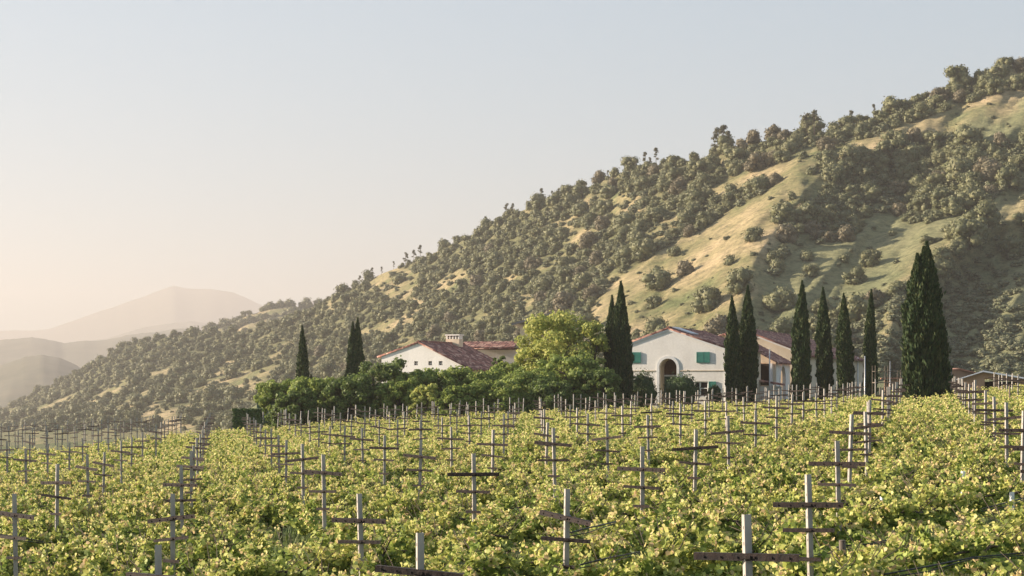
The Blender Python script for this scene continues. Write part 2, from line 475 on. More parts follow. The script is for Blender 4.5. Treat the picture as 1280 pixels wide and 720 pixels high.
def ridge_hill(name, pts, D, depth, mat, jag=0.0, base=560, seed=1.0, step=4):
    """a farther hill: its crest line at distance D, a real slope before and behind"""
    x = np.arange(pts[0][0], pts[-1][0] + 1, step, dtype=float)
    y = interp(pts, x)
    y = y + np.array([noise.fractal(Vector((a * .02, seed, 0)), 1, 2, 3) for a in x]) * 2.5
    if jag: y = y - np.abs(np.array([noise.noise(Vector((a * .33, seed, 2))) for a in x])) * jag
    rows = []
    for t in np.linspace(0, 1, 14):
        q = base + (y - base) * t ** .8
        nn = np.array([noise.fractal(Vector((a * .012, t * 2.5, seed)), .9, 2, 4) for a in x])
        d = D * (1 - depth * (1 - t)) * (1 + .05 * nn * (1 - t))
        rows.append(np.stack([(x - 640) / F * d, d, CZ - (q - YH) / F * d], -1))
    for dd, fz in ((1.05, .85), (1.15, .3), (1.3, -.3)):
        bq = rows[13].copy(); bq[:, :2] *= dd; bq[:, 2] *= fz; rows.append(bq)
    v = np.array(rows)
    o = obj(name, np_mesh(name, v.reshape(-1, 3), grid_faces(*v.shape[:2])[:, ::-1], mat, True))
    tag(o, kind='structure')
    return v[:14]
def far_mat(name, c1, c2, s):
    return plain_mat(name, c1, c2, s, 1.0, 0, 0, 'World')
FM = far_mat('wooded_far_slope', (.05, .055, .03), (.10, .09, .055), .02)
HB_ROWS = ridge_hill('hill_behind', [(225, 440), (250, 420), (262, 414), (290, 407), (310, 394), (340, 385), (365, 382), (380, 386), (392, 382), (430, 386), (520, 400)], 1750, .3, HILLM, 2.0, seed=2.2)
ridge_hill('near_valley_ridge', [(-400, 500), (-200, 470), (-60, 470), (0, 458), (30, 447), (50, 443), (70, 447), (100, 459), (130, 470), (200, 500), (420, 560)], 2700, .25, FM, 2.0, seed=4.1)
ridge_hill('middle_valley_ridge', [(-500, 450), (-200, 415), (0, 424), (40, 421), (80, 428), (120, 425), (150, 421), (190, 416), (230, 412), (300, 425), (500, 470)], 4300, .25, FM, 1.2, seed=5.7)
ridge_hill('far_low_ridge', [(40, 440), (120, 425), (185, 410), (240, 402), (280, 404), (330, 412), (420, 404), (560, 430)], 7000, .2, FM, 1.0, seed=9.4)
ridge_hill('far_mountain', [(-700, 410), (-400, 395), (-150, 412), (0, 414), (60, 412), (100, 398), (140, 385), (180, 369), (215, 358), (235, 360), (290, 364), (325, 382), (350, 398), (385, 375), (420, 384), (520, 400), (700, 430)], 9500, .2, FM, 0.5, seed=11.0)

# ------------------------------------------------------------------ foliage generators
def leaf_cards(cen, size, nrm_bias=None, quadasp=1.3, jitter=1.0):
    """two-triangle folded leaves: cen (n,3), size (n,)"""
    n = len(cen)
    a = rng.normal(size=(n, 3)); a /= np.linalg.norm(a, axis=1, keepdims=True)
    if nrm_bias is not None:
        a = a * jitter + nrm_bias; a /= np.linalg.norm(a, axis=1, keepdims=True)
    t = rng.normal(size=(n, 3)); t -= (t * a).sum(1, keepdims=True) * a
    t /= np.linalg.norm(t, axis=1, keepdims=True); b = np.cross(a, t)
    s = size[:, None]
    p0 = cen - t * s * .5 * quadasp; p2 = cen + t * s * .5 * quadasp
    p1 = cen + b * s * .45 + a * s * .12; p3 = cen - b * s * .45 + a * s * .12
    v = np.stack([p0, p1, p2, p3], 1).reshape(-1, 3)
    f = np.arange(n * 4).reshape(-1, 4)
    return v, f

_ico = {}
def ico(sub):
    if sub not in _ico:
        bm = bmesh.new(); bmesh.ops.create_icosphere(bm, subdivisions=sub, radius=1)
        v = np.array([x.co[:] for x in bm.verts]); f = np.array([[q.index for q in fa.verts] for fa in bm.faces]); bm.free()
        _ico[sub] = (v, f)
    return _ico[sub]

def lobes_crown(lobes, nleaf, leaf, name, mat, core=0.8, sub=2, smoothn=0.5, lift=None, seed=0):
    """lobes: list of (centre, radii). solid leafy core in each lobe plus leaves through its outer shell"""
    vs, fs = [], []; off = 0
    iv, jf = ico(sub)
    vol = np.array([(r[0] * r[1] * r[2]) ** (2 / 3.) for _, r in lobes]); cnt = np.maximum(8, (vol / vol.sum() * nleaf)).astype(int)
    for li, ((c, r), n) in enumerate(zip(lobes, cnt)):
        c = np.array(c); r = np.array(r)
        d = rng.normal(size=(n, 3)); d /= np.linalg.norm(d, axis=1, keepdims=True)
        rr = rng.uniform(.62, 1.22, size=(n, 1)) ** .7
        bump = 1 + .16 * np.sin(d[:, :1] * 5 + li) * np.sin(d[:, 1:2] * 6 + 2 * li) + .12 * np.sin(d[:, 2:] * 9 + li)
        cen = c + d * r * rr * bump
        sz = leaf * rng.uniform(.6, 1.35, n)
        v, f = leaf_cards(cen, sz, nrm_bias=d, jitter=.75)
        vs.append(v); fs.append(np.concatenate([f[:, [0, 1, 2]], f[:, [0, 2, 3]]]) + off); off += len(v)
        if core > 0:
            dd = iv / np.linalg.norm(iv, axis=1, keepdims=True)
            bb = 1 + .16 * np.sin(dd[:, :1] * 5 + li) * np.sin(dd[:, 1:2] * 6 + 2 * li) + .12 * np.sin(dd[:, 2:] * 9 + li)
            v = c + dd * r * core * bb * (1 + rng.normal(size=(len(dd), 1)) * .06)
            vs.append(v); fs.append(jf + off); off += len(v)
    v = np.concatenate(vs); f = np.concatenate(fs)
    return np_mesh(name, v, f, mat)

def trunk_mesh(h, r, name='trunk', spread=1.2, nl=4, lean=.1, mat=None):
    mb = MB()
    rs = random.Random(int(h * 1000) + nl)
    top = Vector((rs.uniform(-lean, lean) * h, rs.uniform(-lean, lean) * h, h * .55))
    mb.tube([(0, 0, -.5), (0, 0, h * .15), top * .6 + Vector((0, 0, .02)), top], [r * 1.35, r, r * .8, r * .6], 7)
    for k in range(nl):
        a = 2 * math.pi * k / nl + rs.uniform(-.4, .4)
        e = top + Vector((math.cos(a) * spread, math.sin(a) * spread, h * rs.uniform(.2, .42)))
        mb.tube([top * .9, (top + e) / 2 + Vector((0, 0, .1 * h)), e], [r * .5, r * .35, r * .12], 5)
    return mb.mesh(name, mat or M['bark'], True)

# ------------------------------------------------------------------ trees of the hillside
def inside(poly, x, y):
    c = False; n = len(poly); j = n - 1
    for i in range(n):
        xi, yi = poly[i]; xj, yj = poly[j]
        if (yi > y) != (yj > y) and x < (xj - xi) * (y - yi) / (yj - yi) + xi: c = not c
        j = i
    return c
GR1 = [(1300, 104), (1200, 132), (1130, 156), (1060, 181), (1000, 199), (945, 215), (890, 235), (870, 246), (900, 250), (960, 232), (1010, 216), (1070, 195), (1150, 173), (1190, 170), (1225, 182), (1300, 176)]
GR2 = [(985, 222), (930, 258), (870, 292), (810, 322), (770, 352), (735, 388), (735, 420), (1000, 430), (1010, 390), (975, 360), (960, 330), (985, 300), (975, 280), (1040, 235), (1030, 215)]
GR3 = [(960, 372), (985, 310), (1060, 300), (1090, 270), (1150, 282), (1200, 268), (1300, 222), (1300, 268), (1180, 318), (1160, 345), (1100, 372), (1010, 420), (950, 400)]
GR4 = [(1155, 340), (1300, 262), (1300, 480), (1060, 480), (1060, 415), (1110, 370)]
PATCH = [(780, 254, 34, 9, -.25), (722, 302, 26, 8, -.5), (566, 354, 26, 8, -.4), (690, 332, 24, 7, -.6), (480, 340, 13, 4, -.5), (655, 380, 24, 7, -.3),
         (150, 484, 34, 7, -.4), (200, 467, 20, 4, -.3), (85, 500, 26, 4, -.3), (225, 512, 24, 4, -.2), (350, 440, 40, 5, -.7), (300, 475, 24, 5, -.3), (120, 505, 14, 5, 0), (250, 490, 20, 4, -.4),
         (640, 352, 18, 5, -.4), (830, 288, 40, 8, -.6), (170, 500, 30, 5, -.5), (600, 402, 18, 5, -.4), (520, 395, 16, 4, -.4), (60, 510, 20, 4, -.2), (20, 515, 16, 3, -.2)]
def tree_density(x, y):
    d = 1.0
    if inside(GR2, x, y): d = .16
    if inside(GR3, x, y): d = .17
    if inside(GR4, x, y): d = .16 if y < 385 else .03
    if inside(GR1, x, y): d = .03
    for px, py, a, b, r in PATCH:
        dx, dy = x - px, y - py
        c, s = math.cos(r), math.sin(r)
        q = ((dx * c + dy * s) / a) ** 2 + ((-dx * s + dy * c) / (b * (1.5 if px > 420 else 1.1))) ** 2
        if q < (.75 if x < 420 else .9): d = 0
    nz = noise.fractal(Vector(((x + .8 * y) * .012, y * .022 - x * .004, 4.4)), .8, 2, 3)
    if d == 1 and nz < (-.48 if x < 760 else -.32): d = .25
    return d
scr = np.zeros(allv.shape[:2], np.float32)      # undergrowth covers the soil where the woods stand
for a_ in range(len(ht)):
    for b_ in range(HX.shape[1]):
        if a_ % 2 == 0 and b_ % 2 == 0:
            scr[1 + a_, b_] = .8 if tree_density(float(HX[a_, b_]), float(HY[a_, b_])) > .5 else 0
scr[1:1 + len(ht), 1::2][:, :HX.shape[1] // 2] = scr[1:1 + len(ht), 0::2][:, :HX.shape[1] // 2]
scr[2:1 + len(ht):2] = scr[1:len(ht):2]
k_ = scr.copy()
for _ in range(2):
    k_[1:-1, 1:-1] = (k_[1:-1, 1:-1] * 2 + k_[:-2, 1:-1] + k_[2:, 1:-1] + k_[1:-1, :-2] + k_[1:-1, 2:]) / 6
at_ = h.data.attributes.new('scrub', 'FLOAT', 'POINT'); at_.data.foreach_set('value', k_.ravel())
def oak_mesh(k, mat, h=6.5, w=4.6, n=1500, leaf=.50, sub=2):
    rs = random.Random(100 + k); lobes = []
    nl = rs.randint(7, 12)
    for q in range(nl):
        a = rs.uniform(0, 6.283); rr = rs.uniform(.1, .62) * w * (1 if q else 0)
        z = h * rs.uniform(.42, .72) if q else h * .6
        z -= (rr / w) ** 2 * h * .28
        s = rs.uniform(.30, .50) * w
        lobes.append(((rr * math.cos(a), rr * math.sin(a), z), (s, s, s * rs.uniform(.7, .95))))
    for q in range(5):   # skirts hang near the ground
        a = q * 1.256 + rs.uniform(-.4, .4)
        lobes.append(((math.cos(a) * w * .45, math.sin(a) * w * .45, h * .2), (w * .36, w * .36, h * .25)))
    return lobes_crown(lobes, n, leaf, 'crown', mat, core=.82, sub=sub)
OAKS = [oak_mesh(k, M['oak'] if k % 4 else M['oak_pale'], h=5.6 + (k % 3) * .7, w=4.0 + (k % 4) * .35) for k in range(8)]
OAKLO = [oak_mesh(k, M['oak'], h=5.6 + (k % 3) * .7, w=4.0 + (k % 4) * .35, n=560, leaf=.74, sub=1) for k in range(8)]
SHRUBS = [oak_mesh(40 + k, M['oak_pale'] if k == 1 else M['oak'], h=2.6, w=2.4, n=200, leaf=.5, sub=1) for k in range(3)]
def pine_mesh(k):
    rs = random.Random(300 + k); lobes = []
    for q in range(13):
        a = rs.uniform(0, 6.283); z = rs.uniform(.38, 1.0)
        rr = (1.1 - z) * 3.4 * rs.uniform(.4, 1.1)
        s = rs.uniform(.55, 1.05)
        lobes.append(((rr * math.cos(a), rr * math.sin(a), 11 * z), (s, s, s * .65)))
    return lobes_crown(lobes, 420, .45, 'crown', M['pine'], core=0.55, sub=1)
PINES = [pine_mesh(k) for k in range(4)]
OTRUNK = trunk_mesh(5.0, .32, spread=1.6)
PTRUNK = trunk_mesh(11, .2, spread=.9, nl=3, lean=.03)

def arr(me):
    v = np.empty(len(me.vertices) * 3, np.float32); me.vertices.foreach_get('co', v)
    f = np.empty(len(me.loops), np.int32); me.loops.foreach_get('vertex_index', f)
    k = len(me.loops) // len(me.polygons)
    return v.reshape(-1, 3), f.reshape(-1, k)

pts = []
cells = {}
rs = random.Random(5)
def hill_point(x, y):
    d = float(hill_depth(np.array([x]), np.array([y]))[0])
    return d, P(x, y, d)
tries = 0
cand = []
for _ in range(42000):
    x = rs.uniform(-60, 1350); ysk = float(interp(SKYLINE, x))
    y = rs.uniform(ysk - .5, min(548, 540 - (x > 300) * 40))
    cand.append((x, y))
cand += [(x, float(interp(SKYLINE, x)) + rs.uniform(0, 2)) for x in np.arange(-40, 1340, 4.5)]
for x, y in cand:
    dn = tree_density(x, y)
    if rs.random() > dn * dn * (1 if dn > .5 else .5): continue
    dep = float(interp(DFOOT, x)) + (float(interp(DRIDGE, x)) - float(interp(DFOOT, x))) * max(0, min(1, (HB - y) / (HB - float(interp(SKYLINE, x))))) ** 1.25
    big = rs.random()
    s = (rs.uniform(.34, 1.05) if rs.random() < .75 else rs.uniform(.95, 1.32)) if dn > .5 else rs.uniform(.35, 1.2)
    if x < 320: s *= rs.uniform(.9, 1.2)
    elif x < 700: s *= .85
    rpx = 4.1 * s * F / dep
    kk = 1.0 if dn > .5 else (1.9 if dn > .1 else 2.6)
    gx, gy = int(x // 30), int(y // 20); ok = True
    for ax in (-2, -1, 0, 1, 2):
        for ay in (-2, -1, 0, 1, 2):
            for (qx, qy, qr) in cells.get((gx + ax, gy + ay), ()):
                if ((x - qx) / ((rpx + qr) * .60 * kk)) ** 2 + ((y - qy) / ((rpx + qr) * .33 * kk)) ** 2 < 1: ok = False; break
            if not ok: break
        if not ok: break
    if not ok: continue
    cells.setdefault((gx, gy), []).append((x, y, rpx))
    pts.append((x, y, s, rpx, dn))
print('hill trees', len(pts))
pts.sort(key=lambda p: -p[3] * (0.001 if (p[0] < -20 or p[0] > 1300) else 1) * (0.3 if (p[1] > 500 or (p[1] > 455 and 620 < p[0] < 1060)) else 1))
PROTO = {}
def oak_thing(me, tm, label, group, loc, rz, s, name='oak_tree', cat='tree'):
    r_ = empty(name, loc, rz); r_.scale = (s, s, s)
    c = obj('crown', me, r_); t = obj('trunk', tm, r_)
    tag(r_, label, cat, group)
    return r_
rest = []
for k, (x, y, s, rpx, dn) in enumerate(pts):
    d, p = hill_point(x, y)
    rz = rs.uniform(0, 6.28)
    if k < 262:
        if dn > .5:
            if y < float(interp(SKYLINE, x)) + 14: lb = 'rounded olive green oak in the tree belt along the ridge skyline'
            elif x < 700: lb = 'hazy olive oak packed in the wooded slope left of the golden grass'
            elif x < 985: lb = 'olive oak in the woods between the ridge and the golden grass slope'
            else: lb = 'dark oak in the shaded thicket high on the right of the hill'
        else:
            lb = 'scattered dark oak standing apart on the sunlit golden grass slope' if x < 985 else 'scattered round oak on the shaded green grass low on the right slope'
        oak_thing(OAKS[k % 8], OTRUNK, lb, lb.replace('oak', 'oaks', 1), p - Vector((0, 0, .3)), rz, s)
    else:
        rest.append((p, rz, s, rpx))
V_, F_ = [], []; off = 0
oa = [arr(m_) for m_ in OAKLO]
for k, (p, rz, s, rpx) in enumerate(rest):
    v, f = oa[k % 8]
    if rpx < 14:      # thinner leaves would be lost at this size: keep every second leaf
        pass
    c, s_ = math.cos(rz) * s, math.sin(rz) * s
    q = np.stack([v[:, 0] * c - v[:, 1] * s_ + p.x, v[:, 0] * s_ + v[:, 1] * c + p.y, v[:, 2] * s + p.z - .3], -1)
    V_.append(q); F_.append(f + off); off += len(v)
flat_ = HB_ROWS[3:].reshape(-1, 3)
for q in range(520):
    p = flat_[rs.randrange(len(flat_))]; k = rs.randrange(8); v, f = oa[k]
    rz = rs.uniform(0, 6.28); s = rs.uniform(.8, 1.6); c, s_ = math.cos(rz) * s, math.sin(rz) * s
    V_.append(np.stack([v[:, 0] * c - v[:, 1] * s_ + p[0] + rs.uniform(-4, 4), v[:, 0] * s_ + v[:, 1] * c + p[1], v[:, 2] * s + p[2] - 1.2], -1)); F_.append(f + off); off += len(v)
o = obj('oak_woodland', np_mesh('oak_woodland', np.concatenate(V_), np.concatenate(F_), M['oak']))
tag(o, 'hazy mass of small oaks covering the far wooded hillside', 'woodland', kind='stuff')
# low brush on the grass slopes and the dark chaparral at the lower right
V_, F_ = [], []; off = 0
sa = [arr(m_) for m_ in SHRUBS]
nb = 0
for _ in range(10500):
    x = rs.uniform(-40, 1330); y = rs.uniform(100, 520)
    if y < interp(SKYLINE, x) + 6: continue
    if inside(GR4, x, y): pr = 1.0 if y > 372 + 8 * math.sin(x * .05) else .38; sc_ = rs.uniform(.5, 1.0)
    elif inside(GR2, x, y): pr = .13; sc_ = rs.uniform(.22, .7)
    elif inside(GR3, x, y): pr = .10; sc_ = rs.uniform(.22, .7)
    elif inside(GR1, x, y): pr = .10; sc_ = rs.uniform(.2, .55)
    else: pr = .85; sc_ = rs.uniform(.4, 1.15)
    if rs.random() > pr: continue
    d, p = hill_point(x, y); v, f = sa[nb % 3]; nb += 1
    rz = rs.uniform(0, 6.28); c, s_ = math.cos(rz) * sc_, math.sin(rz) * sc_
    q = np.stack([v[:, 0] * c - v[:, 1] * s_ + p.x, v[:, 0] * s_ + v[:, 1] * c + p.y, v[:, 2] * sc_ * .8 + p.z - .2], -1)
    V_.append(q); F_.append(f + off); off += len(v)
print('brush', nb)
o = obj('brush', np_mesh('brush', np.concatenate(V_), np.concatenate(F_), M['chaparral']))
tag(o, 'low brush and chaparral scattered over the hill grass', 'brush', kind='stuff')
# open-branched pines standing out of the skyline
for k, (x, dy, s) in enumerate([(465, 0, .75), (492, 0, .55), (507, 1, .95), (517, 1, .85), (525, 0, .95), (477, 2, .6), (634, 1, .9), (641, 2, .7), (677, 0, .85), (690, 1, .55), (699, 1, .6), (783, 1, .7), (806, 0, .8), (820, 1, .9),
                                (812, 2, .6), (896, 2, 1.3), (904, 2, 1.35), (910, 2, 1.0), (1009, 2, 1.15), (1018, 2, 1.1), (1064, 1, .7), (1092, 0, .6), (268, 1, .7), (450, 2, .7), (795, 2, .6), (760, 1, .5)]):
    y = float(interp(SKYLINE, x)) + dy
    d, p = hill_point(x, y)
    oak_thing(PINES[k % 4], PTRUNK, 'thin open grey pine poking above the ridge skyline', 'grey pines along the ridge skyline', p - Vector((0, 0, .4)), rs.uniform(0, 6), s * .78, 'pine_tree')

# ------------------------------------------------------------------ grapevines
def vine_leaf_cards(cen, size, tilt):
    """a broad leaf of two folded halves, six outline points"""
    n = len(cen)
    a = rng.normal(size=(n, 3)) * [1, 1, .8] + tilt; a /= np.linalg.norm(a, axis=1, keepdims=True)
    t = rng.normal(size=(n, 3)); t -= (t * a).sum(1, keepdims=True) * a
    t /= np.linalg.norm(t, axis=1, keepdims=True); b = np.cross(a, t)
    s = size[:, None]; fold = rng.uniform(.05, .3, (n, 1))
    base = cen - t * s * .40; tip = cen + t * s * .58
    def q(u_, v_): return cen + t * s * u_ + b * s * v_ + a * s * abs(v_) * fold
    v = np.stack([base, q(-.46, .30), q(.05, .56), q(.30, .30), tip, q(.30, -.30), q(.05, -.56), q(-.46, -.30)], 1)
    idx = np.arange(n)[:, None] * 8
    f = np.concatenate([idx + [0, 1, 2, 3], idx + [0, 3, 4, 5], idx + [0, 5, 6, 7]])
    # middle quad must stay on the fold: 0,3,4,5 is nearly flat
    return v.reshape(-1, 3), f
def vine_mesh(k, n=2300, leaf=.098, hi=1.0):
    """one sprawling vine, 1.8 m along its row (local x), canopy height about 1.2 m"""
    rr = np.random.default_rng(900 + k)
    P_, S_, T_ = [], [], []
    nsh = 46
    for q in range(nsh):      # shoots leaving the cordon, leaves set along each one
        x0 = rr.uniform(-.98, .98); side = rr.choice([-1, 1]); up = rr.uniform(0, 1)
        L_ = rr.uniform(.45, 1.0)
        m_ = int(n / nsh * rr.uniform(.5, 1.5))
        t = rr.uniform(0, 1, m_) ** .75
        arch = rr.uniform(.20, .5) if up < .45 else rr.uniform(.55, 1.08)
        out = rr.uniform(.55, 1.25) if up < .45 else rr.uniform(.0, .8)
        wav = rr.uniform(-.35, .35)
        x = x0 + t * wav
        y = side * t * out * L_ * 1.15
        z = .42 + arch * L_ * (t * 1.5 - t * t * (1.25 if up < .45 else .6))
        p = np.stack([x, y, z], -1) + rr.normal(size=(m_, 3)) * [.045, .045, .035] * (1.25 - .5 * t)[:, None]
        P_.append(p); S_.append(leaf * rr.uniform(.6, 1.25, m_) * (1.2 - .68 * t)); T_.append(t)
    p = np.concatenate(P_); s_ = np.concatenate(S_); t_ = np.concatenate(T_)
    p[:, 2] = np.maximum(p[:, 2], .15)
    v, f = vine_leaf_cards(p, s_, np.array([0, 0, .6]))
    tip = (t_ > rr.uniform(.62, .92, len(t_))).astype(int)
    return v, f, np.tile(tip, 3)
VL = []
for k in range(9):
    v, f, mi = vine_mesh(k)
    VL.append(np_mesh('leaves', v, f, M['vine'], mats=[M['vine_tip']], midx=mi))
VLF = [vine_mesh(20 + k, n=1000, leaf=.125) for k in range(5)]
VT = []
for k in range(3):
    mb = MB(); r_ = random.Random(k)
    mb.tube([(0, 0, -.3), (.03, .02, .3), (-.02, .03, .5), (.02, 0, .64)], [.045, .04, .036, .04], 7)
    for sg in (-1, 1):
        mb.tube([(0, 0, .62), (sg * .3, r_.uniform(-.05, .05), .68), (sg * .85, r_.uniform(-.05, .05), .65)], [.032, .026, .016], 6)
    for q in range(8):
        x0 = r_.uniform(-.8, .8); sd_ = r_.choice([-1, 1])
        mb.tube([(x0, 0, .65), (x0 + .05, sd_ * .25, .9), (x0 + r_.uniform(-.2, .2), sd_ * r_.uniform(.3, .6), r_.uniform(1.0, 1.35))], [.008, .007, .004], 4)
    VT.append(mb.mesh('trunk', M['vine_wood'], True))
ROWW = abs(Vector((E1[0], E1[1], 0)).dot(NV))
ang = math.atan2(U.y, U.x)
vines = []
GAPV = random.Random(77)
FIELD_END = 138
def in_field(x, y):
    px = 640 + x / max(y, 1) * F
    return y < FIELD_END + 30 * float(smooth(285, 265, px)) - 12 * float(smooth(200, 0, px)) and y > 5
def visible(x, y, m_=60):
    px = 640 + x / y * F
    return -m_ - 2500 / y < px < 1280 + m_ + 2500 / y
for row in range(-60, 60):
    ox, oy = L0[0] + row * BV[0] , L0[1] + row * BV[1]
    for k in range(-60, 60):
        sx = k * USTEP / 4 + USTEP / 8
        jit = .28 * math.sin(row * 3.1 + k * 2.3)
        x = ox + U.x * sx + NV.x * jit; y = oy + U.y * sx + NV.y * jit
        if y < 8 or not in_field(x, y) or not visible(x, y): continue
        # beyond the frame's lower edge nothing shows
        if YH + (CZ - (gz(x, y) + 1.3)) / y * F > 900: continue
        vines.append((y, x))
vines.sort()
print('vines', len(vines))
rest = []
for k, (y, x) in enumerate(vines):
    if GAPV.random() < .05: continue
    rz = ang + GAPV.uniform(-.08, .08) + (math.pi if GAPV.random() < .5 else 0)
    s = GAPV.uniform(.86, 1.12); z = gz(x, y)
    if k < 300:
        r_ = empty('grapevine', (x, y, z), rz); r_.scale = (1.05, GAPV.uniform(1.0, 1.28), s)
        obj('leaves', VL[GAPV.randrange(9)], r_); obj('trunk', VT[k % 3], r_)
        tag(r_, 'yellow green leafy grapevine sprawling in the near rows of the vineyard', 'grapevine', 'grapevines in the near vineyard rows')
    else:
        rest.append((x, y, z, rz, s))
V_, F_, I_ = [], [], []; off = 0
for k, (x, y, z, rz, s) in enumerate(rest):
    v, f, mi = VLF[k % 5]; I_.append(mi)
    c, s_ = math.cos(rz), math.sin(rz)
    sy = GAPV.uniform(1.05, 1.35)
    q = np.stack([v[:, 0] * c - v[:, 1] * sy * s_ + x, v[:, 0] * s_ + v[:, 1] * sy * c + y, v[:, 2] * s + z], -1)
    V_.append(q); F_.append(f + off); off += len(v)
o = obj('far_grapevines', np_mesh('far_grapevines', np.concatenate(V_), np.concatenate(F_), M['vine'], mats=[M['vine_tip']], midx=np.concatenate(I_)))
tag(o, 'mass of yellow green vine foliage in the far vineyard rows', 'grapevines', kind='stuff')

# grass between the near rows
n = 42000
gy_ = 12 + 34 * rng.uniform(0, 1, n) ** 1.1
gx_ = (rng.uniform(-.42, .42, n)) * gy_
patch = np.array([noise.noise(Vector((a * .45, b * .45, 9))) for a, b in zip(gx_, gy_)])
keep = patch > -.25
gx_, gy_, patch = gx_[keep], gy_[keep], patch[keep]; n = len(gx_)
gzz = ground_z(gx_, gy_)
a = rng.uniform(0, 6.283, n); hgt = rng.uniform(.18, .5, n) * (1 + patch * .5); lean = rng.uniform(0, .16, (n, 2))
base = np.stack([gx_, gy_, gzz - .02], -1)
wv = np.stack([np.cos(a), np.sin(a), a * 0], -1) * .010
tipp = base + np.stack([lean[:, 0], lean[:, 1] - .08, hgt], -1)
mid = base * .5 + tipp * .5 + np.stack([lean[:, 0] * -.2, lean[:, 1] * 0, hgt * .08], -1)
v = np.stack([base - wv, base + wv, mid + wv * .8, tipp, mid - wv * .8], 1).reshape(-1, 3)
i = np.arange(n)[:, None] * 5
f = np.concatenate([i + [0, 1, 2, 4], i + [4, 2, 3, 3]])
f = np.concatenate([i + [0, 1, 2], i + [0, 2, 4], i + [4, 2, 3]])
o = obj('grass', np_mesh('grass', v, f, M['grass']))
tag(o, 'tall green grass growing between the vine rows', 'grass', kind='stuff')

# ------------------------------------------------------------------ trellis posts
def angle_bar(L_, M3, c, mb, t=.006, w_=.045):
    """rusty L section seen as a dark bar"""
    mb.box(c, (L_, t, w_), M=M3)
    off_ = M3 @ Vector((0, w_ / 2 - .003, w_ / 2 - .003 + .003))
    mb.box((c[0] + off_.x, c[1] + off_.y, c[2] + off_.z), (L_, w_, t), M=M3)
def post_mesh():
    mb = MB()   # folded steel channel section, 60 mm wide, with notched lips
    h0, h1 = -3.0, 0.0
    w_, d, t = .036, .028, .006
    prof = [(-w_, -d), (w_, -d), (w_, d), (w_ - .02, d), (w_ - .02, d - t), (w_ - t, d - t), (w_ - t, -d + t), (-w_ + t, -d + t), (-w_ + t, d - t), (-w_ + .02, d - t), (-w_ + .02, d), (-w_, d)]
    n_ = len(prof)
    vs = [(x, y, h0) for x, y in prof] + [(x, y, h1) for x, y in prof]
    fs = [(i_, (i_ + 1) % n_, (i_ + 1) % n_ + n_, i_ + n_) for i_ in range(n_)]
    mb.add(vs, fs)
    # top cap as narrow strips so that the concave section closes properly
    mb.add([(-w_, -d, h1), (w_, -d, h1), (w_, -d + t, h1), (-w_, -d + t, h1)], [(0, 1, 2, 3)])
    for k in range(16):
        mb.box((-w_ - .002, 0, -.12 - k * .15), (.006, .018, .03))
        mb.box((w_ + .002, 0, -.12 - k * .15), (.006, .018, .03))
    return mb.mesh('upright', M['post'])
PM = post_mesh()
ARMS = []
for k in range(6):
    r_ = random.Random(k); mb = MB()
    angle_bar(1.02 + r_.uniform(-.06, .06), Matrix.Identity(3), (0, -.045, 0), mb, w_=.066)
    mb.box((0, -.052, 0), (.10, .02, .03))
    for q in range(6): mb.box((-.42 + q * .168, -.052, .0), (.012, .012, .02))
    ARMS.append(mb.mesh('crossarm', M['arm']))
LARMS = []
for k in range(4):
    mb = MB(); angle_bar(.72 + .05 * k / 3, Matrix.Identity(3), (0, -.045, 0), mb, w_=.048); mb.box((0, -.052, 0), (.09, .02, .025))
    LARMS.append(mb.mesh('lower_crossarm', M['arm']))
SARM = MB(); angle_bar(.34, Matrix.Identity(3), (0, -.045, 0), SARM, w_=.045); SARM = SARM.mesh('short_crossarm', M['arm'])
TIE = MB(); TIE.tube([(-.045, -.036, -.02), (.045, -.036, .02), (.045, .036, .0), (-.045, .036, -.01), (-.045, -.036, -.02)], .004, 5); TIE = TIE.mesh('wire_tie', M['steel'])
ARMANG = math.atan2(NV.y, NV.x)
MD = {(i, j): (x, y) for i, j, x, y in MEAS}; MD[(-2, 0)] = (198, 681)
TILT = {(0, 0): (.0, .02), (0, 1): (0, .01), (0, 2): (0, 0), (-1, 1): (-.10, -.03), (-2, 1): (-.02, 0), (-3, 1): (.14, .14), (-4, 1): (-.08, -.02), (-1, 2): (-.01, -.03), (-2, 2): (.01, 0),
        (-1, 0): (-.06, 0), (-3, 2): (-.06, 0), (-5, 2): (.03, -.10), (-6, 3): (-.07, 0), (-7, 4): (-.08, 0), (-1, 3): (.09, -.04), (-4, 3): (.09, -.05), (-2, 3): (-.08, 0), (-4, 4): (0, 0), (-5, 4): (.05, 0)}
prs = random.Random(42)
posts = []
for i in range(-34, 14):
    for j in range(-8, 40):
        x, y = lat(i, j)
        if y < 11 or not in_field(x, y) or not visible(x, y, 30): continue
        px = 640 + x / y * F
        if px < -70 or px > 1350: continue
        posts.append((y, x, i, j, px))
posts.sort()
side_words = [(160, 'at the far left edge'), (340, 'on the left'), (520, 'left of centre'), (760, 'in the middle'), (960, 'right of centre'), (1130, 'on the right'), (9999, 'at the far right edge')]
npost = 0
used_labels = {}
